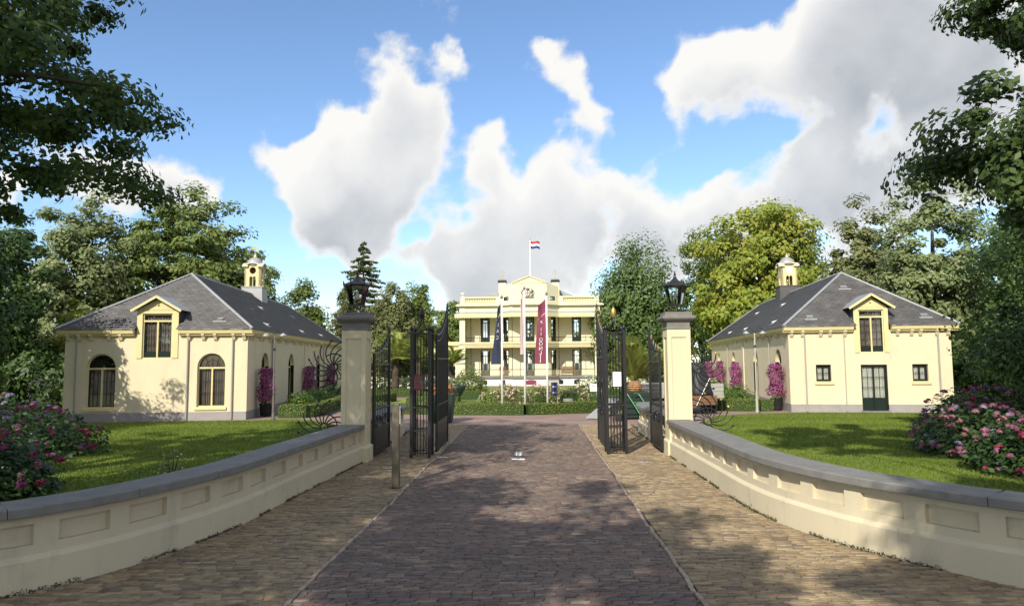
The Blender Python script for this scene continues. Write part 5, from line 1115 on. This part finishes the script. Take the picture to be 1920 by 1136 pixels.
# --- hedges
def hedge(label, pts, wdt, h, m='leaf_box', dens=420, leaf=.055, name='box_hedge'):
    path = spline([Vector(p) for p in pts], 4) if len(pts) > 2 else [Vector(p) for p in pts]
    o = thing(name, label, 'hedge', (pts[0][0], pts[0][1], 0)); MB().sweep(path, [(-wdt/2+.03, -.03), (wdt/2-.03, -.03), (wdt/2-.04, h-.03), (-wdt/2+.04, h-.03)], 1).build('twig_core', 'leaf_dark', o)
    LEN, at = resample(path, .1); n = int(LEN*(2*h+wdt)*dens); s = rng.uniform(0, LEN, n); Pc = np.array([at(q) for q in s]); Pd = np.array([(at(q+.05)-at(q-.05)).normalized() for q in s]); nn = np.stack([-Pd[:, 1], Pd[:, 0]], 1)
    k = rng.uniform(0, 2*h+wdt, n); offv = np.where(k < h, -wdt/2, np.where(k < 2*h, wdt/2, k-2*h-wdt/2)); z = np.where(k < h, k, np.where(k < 2*h, k-h, h)); j = rng.normal(0, .016, n)
    P = np.stack([Pc[:, 0]+nn[:, 0]*(offv+j), Pc[:, 1]+nn[:, 1]*(offv+j), z+rng.normal(0, .014, n)+.015*np.sin(s*3)], 1)
    nv = np.stack([nn[:, 0]*np.sign(offv)*(k < 2*h), nn[:, 1]*np.sign(offv)*(k < 2*h), (k >= 2*h)*1.], 1)+rng.normal(0, .5, (n, 3)); V, Fc = leafcards(P, nv, leaf, .6)
    npmesh('foliage', V, Fc, m, o, tone=np.repeat(.5+.4*np.sin(s*1.7)+rng.normal(0, .15, n), 4)); return o
hedge('clipped box hedge in front of the navy banner', [(-7.4, 31.6), (-3.9, 30.35), (-.46, 29.95)], .55, .42)
hedge('clipped box hedge in front of the burgundy banner', [(-.36, 29.95), (2.75, 31.1), (6.6, 32.4)], .55, .42)
hedge('short inner box hedge behind the navy banner', [(-3.9, 33.0), (-1.0, 32.6)], .5, .34, dens=260); hedge('short inner box hedge behind the low grey garden sign', [(1.4, 33.2), (3.4, 33.5)], .5, .34, dens=260)
hedge('stepped box hedge beside the dark planter urn', [(-6.6, 36.2), (-3.9, 36.0)], .9, .42, dens=200); hedge('long box hedge row behind the dark planter urn', [(-6.5, 41), (-3.2, 41)], 1.0, .5, dens=160)
hedge('box hedge row before the small white garden sign', [(2.6, 36.4), (6, 36.8)], .9, .42, dens=200); hedge('long box hedge row behind the small white garden sign', [(2.4, 43), (6.5, 43)], 1.0, .5, dens=160)
hedge('box hedge bordering the path beyond the intercom post', [(-12, 36.0), (-8.9, 37.4), (-8.3, 40)], .8, .5, dens=200); hedge('box hedge below the white hydrangeas', [(-13, 45.5), (-6.5, 45.5)], .9, .5, dens=140)
hedge('low box hedge edging the bed at the arched-window coach house', [(-10.75, 29.15), (-9.45, 29.45), (-9.7, 32.5), (-10.7, 42)], .5, .50, dens=300); hedge('low box hedge edging the bed at the clock coach house', [(10.55, 31.4), (8.1, 31.95), (8.3, 34.5), (9.3, 44)], .55, .46, dens=300)
# --- shrubs and flowers
def bush(name, label, cat, x, y, rx, ry, h, n, leaf, m, seed=1, blooms=None, z0=0., stem=True, group=None, up=.6):
    rg = np.random.default_rng(seed); o = thing(name, label, cat, (x, y, 0), group); d = sph(n, rg); d[:, 2] = np.abs(d[:, 2]); r = rg.uniform(.62, 1.04, (n, 1))*(1+.10*np.sin(d[:, :1]*9+seed)*np.cos(d[:, 1:2]*8))
    P = np.array([x, y, z0])+d*r*np.array([rx, ry, h]); P[:, 2] = np.maximum(P[:, 2], .03); nr = d*.6+np.array([0, 0, up])+rg.normal(0, .4, (n, 3)); V, Fc = leafcards(P, nr, leaf, .6, rg=rg); npmesh('foliage', V, Fc, m, o, tone=np.repeat(rg.uniform(0, 1, n), 4))
    if stem:
        st = MB()
        for k in range(7): a = k*.9; st.tube([(x+.05*math.cos(a), y+.05*math.sin(a), 0), (x+rx*.45*math.cos(a), y+ry*.45*math.sin(a), z0+h*.75)], [.018, .006], 4)
        st.build('stems', 'bark', o)
    if blooms:
        bm, nb, bs = blooms; d = sph(nb, rg); d[:, 2] = np.abs(d[:, 2])**.8; P = np.array([x, y, z0])+d*np.array([rx, ry, h])*rg.uniform(.93, 1.08, (nb, 1)); P[:, 2] = np.maximum(P[:, 2], .1)
        Q = np.repeat(P, 6, 0)+rg.normal(0, bs*.32, (nb*6, 3)); V, Fc = leafcards(Q, np.repeat(d, 6, 0)+rg.normal(0, .5, (nb*6, 3)), bs*.75, .9, rg=rg); npmesh('blossoms', V, Fc, bm, o, tone=np.repeat(np.repeat(rg.uniform(0, 1, nb), 6), 4))['kind'] = 'stuff'
    return o
# flower heads of the hydrangeas: one mesh per colour, shared
HEAD = {}
def head_mesh(m):
    if m not in HEAD:
        rg = np.random.default_rng(5); d = sph(46, rg); d[:, 2] = np.abs(d[:, 2])*.9-.15; V, Fc = leafcards(d*np.array([.085, .085, .075]), d+rg.normal(0, .15, d.shape), .062, .95, rg=rg)
        o = npmesh('flower_head', V, Fc, m, tone=np.repeat(rg.uniform(0, 1, 46), 4)); HEAD[m] = o.data; bpy.data.objects.remove(o)
    return HEAD[m]
def hydrangea(label, x, y, rx, ry, h, cols, nh, seed, n=3800):
    o = bush('hydrangea_bush', label, 'hydrangea', x, y, rx, ry, h, n, .125, 'leaf_hydrangea', seed); rg = np.random.default_rng(seed+100)
    for k in range(int(nh*1.7)):
        d = sph(1, rg)[0]; d[2] = abs(d[2])*.95+.05; d[1] = -abs(d[1]) if rg.uniform() < .75 else d[1]; p = np.array([d[0]*rx, d[1]*ry, max(.12, d[2]*h)])*1.03
        b = bpy.data.objects.new('flower_head', head_mesh(cols[rg.integers(0, len(cols))])); link(b, o); b.location = p+np.array([0, 0, .05]); s = rg.uniform(.55, 1.0); b.scale = (s, s, s*.9); b.rotation_euler = (rg.normal(0, .5)+d[1]*-.5, d[0]*.5, rg.uniform(0, 6))
    return o
pk, mg, pu, li, rd, sa = 'bloom_pink', 'bloom_magenta', 'bloom_purple', 'bloom_lilac', 'bloom_red', 'bloom_salmon'
hydrangea('pink and red hydrangea nearest the shaded curved wall', -9.7, 11.9, 1.3, 1.3, 1.12, [pk, rd, sa, mg], 42, 1); hydrangea('purple and magenta hydrangea at the middle of the shaded shrub bank', -12.0, 13.9, 1.7, 1.6, 1.35, [pu, mg, pk, li, rd], 58, 2)
hydrangea('crimson hydrangea on the lawn side of the shaded shrub bank', -12.6, 17.2, 1.6, 1.7, 1.15, [rd, mg, pk, pu], 48, 3); hydrangea('pale lilac hydrangea at the back of the shaded shrub bank', -15.6, 19.0, 2.2, 1.6, 1.45, [li, li, pu, pk], 62, 4); hydrangea('dark mixed hydrangea hugging the wall at the edge of the shaded bank', -10.9, 10.3, 1.5, 1.4, 1.25, [mg, pu, rd], 36, 5)
hydrangea('salmon pink hydrangea facing the sunlit lawn', 10.4, 16.8, 1.3, 1.6, 1.12, [pk, sa, pk, li], 62, 6); hydrangea('deep magenta hydrangea below the clock coach house wall', 12.2, 19.6, 1.7, 1.5, 1.40, [mg, rd, pu, mg, pk], 66, 7)
hydrangea('rosy hydrangea at the middle of the bank by the sunlit wall', 9.9, 14.2, 1.25, 1.3, 1.12, [sa, pk, rd, pk], 44, 8); hydrangea('violet blue hydrangea at the back beside the dark evergreen', 13.9, 18.3, 1.8, 1.5, 1.5, [pu, li, pu, mg], 46, 9); hydrangea('sparse leafy hydrangea with few red heads beside the sunlit wall', 10.2, 12.0, 1.6, 1.3, 1.35, [rd, sa], 10, 10, 5200)
hydrangea('leafy hydrangea with scattered pink heads under the oak boughs', 12.0, 15.0, 1.7, 1.6, 1.75, [pk, rd], 12, 11, 5600)
bush('lavender_clump', 'thin pale flowering clump on the lawn behind the shaded wall', 'plant', gp(300, 905).x-.2, gp(300, 905).y+.8, .28, .25, .5, 260, .05, 'leaf_pale', 61, ('petal_white', 14, .03))
for k, (lab, M_, v, u) in enumerate((('magenta flowering climber in a pot at the near door of the arched-window coach house', HLS, 1.5, -.42), ('dark magenta climber between the arched side doors, shaded coach house', HLS, 11.0, -.40), ('far magenta climber at the side of the shaded coach house', HLS, 18.0, -.40), ('magenta flowering climber in a black pot at the near door of the clock coach house', HRS, .95, -.42), ('magenta climber behind the green perennials, clock coach house', HRS, 11.9, -.42), ('magenta climber by the third side door, clock coach house', HRS, 18.6, -.42), ('farthest magenta climber along the clock coach house', HRS, 24.6, -.42))):
    p = Vector(M_(v, u, 0)); rg = np.random.default_rng(90+k); o = thing('bougainvillea', lab, 'flowering climber', (p.x, p.y, 0)); MB().lathe([(.20, 0), (.23, .05), (.27, .50), (.29, .52), (.25, .52), (.24, .46)], (p.x, p.y, 0), 14).build('pot', 'rubber', o, smooth=True)
    def colm(n, r, z0, z1): a = rg.uniform(0, 6.28, n); rr = r*rg.uniform(.6, 1.05, n); z = rg.uniform(z0, z1, n); rr = rr*(1-.25*((z-z0)/(z1-z0))**3)*(1+.28*np.sin(z*7+a*2+k)); return np.stack([p.x+rr*np.cos(a), p.y+rr*np.sin(a), z], 1), np.stack([np.cos(a), np.sin(a), np.full(n, .4)], 1)
    P, nr = colm(700, .27, .45, 1.95); V, Fc = leafcards(P, nr+rg.normal(0, .4, P.shape), .08, .6, rg=rg); npmesh('foliage', V, Fc, 'leaf_mid', o, tone=np.repeat(rg.uniform(0, 1, len(P)), 4))
    P, nr = colm(1500, .34, .62, 2.05); V, Fc = leafcards(P, nr+rg.normal(0, .5, P.shape), .075, .85, rg=rg); b = npmesh('blossoms', V, Fc, 'petal_magenta', o, tone=np.repeat(rg.uniform(0, 1, len(P)), 4)); b['kind'] = 'stuff'
    MB().tube([(p.x, p.y, .3), (p.x, p.y, 1.9)], .025, 5).build('stem', 'bark', o)
for k, (lab, x, y, rx, ry, h) in enumerate((('fresh green perennials inside the low hedge nearest the grey lamp post', -10.5, 31.0, .8, .9, .95), ('fresh green perennials inside the hedge below the dark magenta climber', -11.0, 34.5, .8, 1.6, 1.0), ('fresh green perennials far along the shaded coach house', -11.5, 39.0, .8, 2.2, 1.0), ('tall fresh green perennials behind the low hedge at the clock coach house', 9.6, 33.4, .95, 1.1, 1.05), ('fresh green perennials at the hedge end below the magenta climbers', 9.5, 36.4, .9, 1.6, 1.1), ('green perennials far along the clock coach house', 10.2, 41, .9, 2.2, 1.1))): bush('perennial_clump', lab, 'plant', x, y, rx, ry, h, 2400, .11, 'leaf_fresh', 70+k, up=1.2)
rose_c = [('pale rose bush beneath the navy banner', -2.1, 36.0), ('blush rose bush between the navy and the pink banner', -.9, 36.6), ('deep pink rose bush behind the middle pole', .2, 37.2), ('mixed rose bush behind the burgundy banner', 1.2, 36.4), ('white rose bush behind the navy garden sign', 2.0, 36.0), ('loose rose bush at the back of the bed beneath the terrace', -1.6, 39.5), ('tall rose bush at the back of the bed behind the middle pole', .6, 40.0)]
for k, (lab, x, y) in enumerate(rose_c): bush('rose_bush', lab, 'rose bush', x, y, .85, .8, .80+.10*(k % 3), 1800, .09, 'leaf_olive' if k % 2 else 'leaf_mid', 120+k, ('petal_rose', 55, .09))
bush('ball_shrub', 'dark clipped ball shrub among the roses', 'shrub', .35, 34.6, .42, .42, .75, 1600, .06, 'leaf_dark', 140); bush('ball_shrub', 'dark green shrub standing behind the navy garden sign', 'shrub', 1.75, 34.4, .5, .45, .85, 1600, .06, 'leaf_dark', 141); bush('lilac_shrub', 'tall green shrub in front of the villa terrace beside the palms', 'shrub', -4.7, 50, 1.3, 1.1, 1.7, 3000, .14, 'leaf_mid', 142)
for k, (lab, x, y, rx) in enumerate((('white hydrangea row seen past the pedestrian gate in the shade', -11.0, 47.5, 1.9), ('white hydrangeas seen between the pedestrian gate and lattice post', -8.6, 47.8, 1.9), ('white hydrangeas behind the lattice post with the red notice', -6.6, 48, 1.6), ('creamy white hydrangeas before the villa at the white sign', 4.2, 47, 1.5), ('creamy white hydrangeas between the villa and the potted palm', 6.2, 46, 1.3), ('creamy hydrangeas seen behind the flat trailer', 9.5, 42, 1.8))): bush('white_hydrangea', lab, 'hydrangea', x, y, rx, .9, 1.15, 2000, .13, 'leaf_mid', 150+k, ('petal_white', 120, .17))
bush('orange_flowers', 'orange flowering plant behind the lattice post with the red notice', 'plant', -4.9, 34.5, .5, .4, .9, 600, .09, 'leaf_mid', 160, ('petal_orange', 40, .09))
# --- palms
def palm(label, x, y, z, th, fl, nf, seed, tilt=.5, tr=.16):
    rg = np.random.default_rng(seed); o = thing('palm_tree', label, 'palm', (x, y, z)); tk = MB(); n = 10
    tk.lathe([(tr*((1.0+.45*math.sin(math.pi*min(1, i/n*1.1)) if z > .3 else 1.1)+(.10 if i % 2 else -.06)), z+th*i/n) for i in range(n+1)], (x, y, 0), 11); tk.build('trunk', 'palm_base' if z > .3 else 'bark', o, smooth=False); me = None
    V = []; Fc = []; k = 34                        # one frond along +x, arching
    def rp(t): return np.array([fl*(t*.95-.12*t**3), 0, fl*(.55*t-.75*t*t*tilt)])
    for i in range(k):
        t = .12+.88*i/k; p = rp(t); tg = rp(min(1, t+.02))-rp(t-.02); tg /= np.linalg.norm(tg); ll = fl*.30*math.sin(math.pi*min(1, t*.9+.08))+.05
        for s in (-1, 1):
            d = np.array([tg[0]*.75, s*.62, tg[2]*.75-.18]); d /= np.linalg.norm(d); b = len(V); w_ = .014*fl/1.5+.008; V += [p-tg*w_, p+d*ll*.5-tg*w_*1.2+[0, 0, .02], p+d*ll, p+d*ll*.5+tg*w_*1.2]; Fc.append((b, b+1, b+2, b+3))
    pr_ = MB().tube([tuple(rp(t)) for t in np.linspace(0, 1, 9)], [.022*(1-.8*t) for t in np.linspace(0, 1, 9)], 4)
    for v in pr_.v: V.append(np.array(v))
    b = 4*len(Fc); quads = Fc+[tuple(b+i for i in f) for f in pr_.f if len(f) == 4]
    for i in range(nf):
        if me is None: f = npmesh('frond', np.array(V)+np.array([x, y, z]), np.array(quads), 'leaf_palm', o, tone=rg.uniform(0, 1, len(V))); me = f.data
        else: f = bpy.data.objects.new('frond', me); link(f, o)
        f.location = (0, 0, th); s = rg.uniform(.8, 1.1); f.scale = (s, s, s); f.rotation_euler = (rg.normal(0, .15), -rg.uniform(-.05, 1.1), i*2.399+rg.normal(0, .2))
    return o
pp = gp(1195, 783)
px_, py_ = 3.95, 27.7
o = thing('planter_box', 'dark green square planter box holding the sunlit palm', 'planter', (px_, py_, 0)); MB().hexa([(px_-.46, py_-.46, .06), (px_+.46, py_-.46, .06), (px_+.46, py_+.46, .06), (px_-.46, py_+.46, .06)], [(px_-.52, py_-.52, 1.02), (px_+.52, py_-.52, 1.02), (px_+.52, py_+.52, 1.02), (px_-.52, py_+.52, 1.02)]).build('box', 'planter_green', o, bevel=.01)
for k in range(4): MB().box(px_-.54, px_+.54, py_-.545+k*.003, py_-.50, .20+k*.22, .21+k*.22).build('batten', 'planter_green', o)
for sx_ in (-.42, .42):
    for sy_ in (-.42, .42): MB().box(px_+sx_-.05, px_+sx_+.05, py_+sy_-.05, py_+sy_+.05, 0, .061).build('foot', 'planter_green', o)
MB().box(px_-.48, px_+.48, py_-.48, py_+.48, 1.015, 1.03).build('soil', 'soil', o)
palm('sunlit feathery palm in the dark green planter box', px_, py_, 1.02, .42, 1.95, 26, 3, .34, .2)
palm('tall palm behind the shaded pedestrian gate', X(742, 46), 46, 0, 2.3, 2.6, 26, 4, .7, .2); palm('bushy palm before the villa wing', X(848, 52), 52, 0, 1.9, 2.2, 26, 5, .8, .2); palm('palm half hidden behind the lattice post with the red notice', X(785, 44), 44, 0, 2.2, 2.3, 22, 6, .7, .2)
# ================================================================== small garden objects
o = thing('hand_truck', 'bright green tubular hand truck leaning on the planter box', 'hand truck', (3.9, 26.95, 0)); hx, hy = 3.95, 26.9
for s in (-1, 1): MB().tube(spline([(hx+.35+s*.22, hy-.25, .05), (hx+s*.22-.05, hy+.0, .75), (hx-.2+s*.22, hy+.10, .98), (hx-.35+s*.22, hy+.02, 1.0)], 5), .022, 6).build('side_tube', 'bright_green', o); MB().lathe([(.02, -.02), (.11, -.02), (.11, .02), (.02, .02)], (hx+.35+s*.3, hy-.2, .11), 10).build('wheel', 'rubber', o)
for z, xo, yo in ((.3, .22, -.15), (.65, .02, -.02)): MB().tube([(hx+xo-.22, hy+yo, z), (hx+xo+.22, hy+yo, z)], .018, 6).build('cross_tube', 'bright_green', o)
o = thing('flat_trailer', 'grey aluminium trailer with slatted drop sides behind the planter box', 'trailer', (6.2, 31, 0)); 
for k in range(3): MB().box(4.4, 8.2, 30.6, 30.64, .72+k*.17, .875+k*.17).build('side_board', 'aluminium', o); MB().box(4.4, 8.2, 32.4, 32.44, .72+k*.17, .875+k*.17).build('side_board', 'aluminium', o)
MB().box(4.38, 8.22, 30.58, 32.46, .60, .715).build('bed', 'aluminium', o); MB().box(4.36, 4.399, 30.6, 32.44, .72, 1.22).build('tail_board', 'aluminium', o)
for x in (5.6, 6.5):
    for y in (30.45, 32.4): MB(lambda a, b, c, x=x, y=y: (x+a, y+c, .30+b)).lathe([(.1, 0), (.28, .0), (.30, .03), (.30, .13), (.28, .16), (.1, .16)], (0, 0, 0), 16).build('wheel', 'rubber', o)
MB().box(5.2, 6.9, 30.5, 30.575, .56, .60).build('mudguard', 'rubber', o)
o = tag(MB().add([(2.0, 27.7, .0), (2.45, 27.55, .0), (3.6, 29.6, .62), (3.15, 29.8, .62), (2.0, 27.7, .03), (2.45, 27.55, .03), (3.6, 29.6, .66), (3.15, 29.8, .66)], [(3, 2, 1, 0), (4, 5, 6, 7), (0, 1, 5, 4), (1, 2, 6, 5), (2, 3, 7, 6), (3, 0, 4, 7)]).build('loading_ramp', 'aluminium', None, (2.2, 27.7, 0)), 'grey loading ramp sloping up from the forecourt toward the trailer', 'ramp')
MB().box(3.2, 3.55, 29.62, 29.74, -.02, .62).build('ramp_leg', 'aluminium', o)
o = thing('wooden_cart', 'low wooden cart heaped with a dark covered load, behind the sunlit pillar', 'cart', (7.0, 29.5, 0)); cx, cy = 7.05, 30.0
for k in range(3): MB().box(cx-.55, cx+.55, cy-.6, cy-.57, .38+k*.13, .50+k*.13).build('side_plank', 'wood', o)
MB().box(cx-.55, cx+.55, cy-.569, cy+.6, .36, .42).build('bed', 'wood', o)
for s in (-1, 1): MB(lambda a, b, c, s=s: (cx+s*.5+c, cy+a, .28+b)).lathe([(.05, 0), (.26, .0), (.28, .03), (.28, .07), (.05, .08)], (0, 0, 0), 14).build('wheel', 'rubber', o)
rg = np.random.default_rng(3); ld = MB(); prof = [(.52, .70), (.56, .85), (.50, 1.1), (.42, 1.4), (.34, 1.65), (.2, 1.82), (.03, 1.88)]; ld.lathe(prof, (cx-.05, cy, 0), 14)
for v in ld.v: v.x += rg.normal(0, .035); v.y += rg.normal(0, .035); v.z += rg.normal(0, .02)
ld.build('covered_load', 'tarp', o, smooth=True); MB().tube([(cx-.35, cy-.66, .3), (cx+.30, cy-.62, 1.55)], .015, 5).build('tool_handle', 'pole_white', o)
def sign(label, px, py, wd, h, zc, m, post=True):
    p = gp(px, py); o = thing('garden_sign', label, 'sign', (p.x, p.y, 0)); MB().box(p.x-wd/2, p.x+wd/2, p.y-.02, p.y+.01, zc-h/2, zc+h/2).build('board', m, o)
    MB().box(p.x+wd/2-.03, p.x+wd/2-.005, p.y+.011, p.y+.035, 0, zc+h/2).build('post', 'lead', o)
    for k in range(2): MB().box(p.x-wd*.3, p.x+wd*.25, p.y-.024, p.y-.0205, zc-h*.3+k*h*.42, zc-h*.22+k*h*.46).build('print', 'print_grey' if m != 'notice_white' else 'lead', o)
sign('tall navy garden sign on a grey post beside the burgundy banner', 1040, 768, .30, .62, .95, 'notice_navy'); sign('small white garden sign among the hedges', 1113, 752, .36, .42, .75, 'notice_white'); sign('low flat grey sign just behind the front hedge', 1065, 772, .42, .14, .52, 'coping_stone')
o = thing('planter_urn', 'dark green stone urn planted with pale succulents among the hedges', 'planter', (X(855, 38), 38, 0)); ux = X(855, 38); MB().lathe([(.28, 0), (.32, .1), (.2, .2), (.3, .4), (.5, .75), (.55, .95), (.48, .95)], (ux, 38, 0), 14).build('bowl', 'planter_green', o, smooth=True)
P = np.random.default_rng(9).normal(0, .2, (160, 3))*np.array([1, 1, .5])+np.array([ux, 38, 1.12]); V, Fc = leafcards(P, P-np.array([ux, 38, .8]), .2, .3); npmesh('succulents', V, Fc, 'leaf_pale', o, tone=rng.uniform(0, 1, len(V)))
o = thing('planter_pot', 'dark square pot with orange flowers on the pavement behind the red notice', 'planter', (-3.6, 24.6, 0)); MB().hexa([(-3.85, 26.1, 0), (-3.15, 26.1, 0), (-3.15, 26.8, 0), (-3.85, 26.8, 0)], [(-3.95, 26.0, 1.05), (-3.05, 26.0, 1.05), (-3.05, 26.9, 1.05), (-3.95, 26.9, 1.05)]).build('pot', 'planter_green', o, bevel=.01)
P = np.random.default_rng(10).normal(0, .2, (420, 3))*np.array([1, 1, .6])+np.array([-3.5, 26.45, 1.2]); V, Fc = leafcards(P, P-np.array([-3.5, 26.45, .9]), .11, .7); npmesh('flowers', V, Fc, 'petal_orange', o, tone=rng.uniform(0, 1, len(V)))['kind'] = 'stuff'
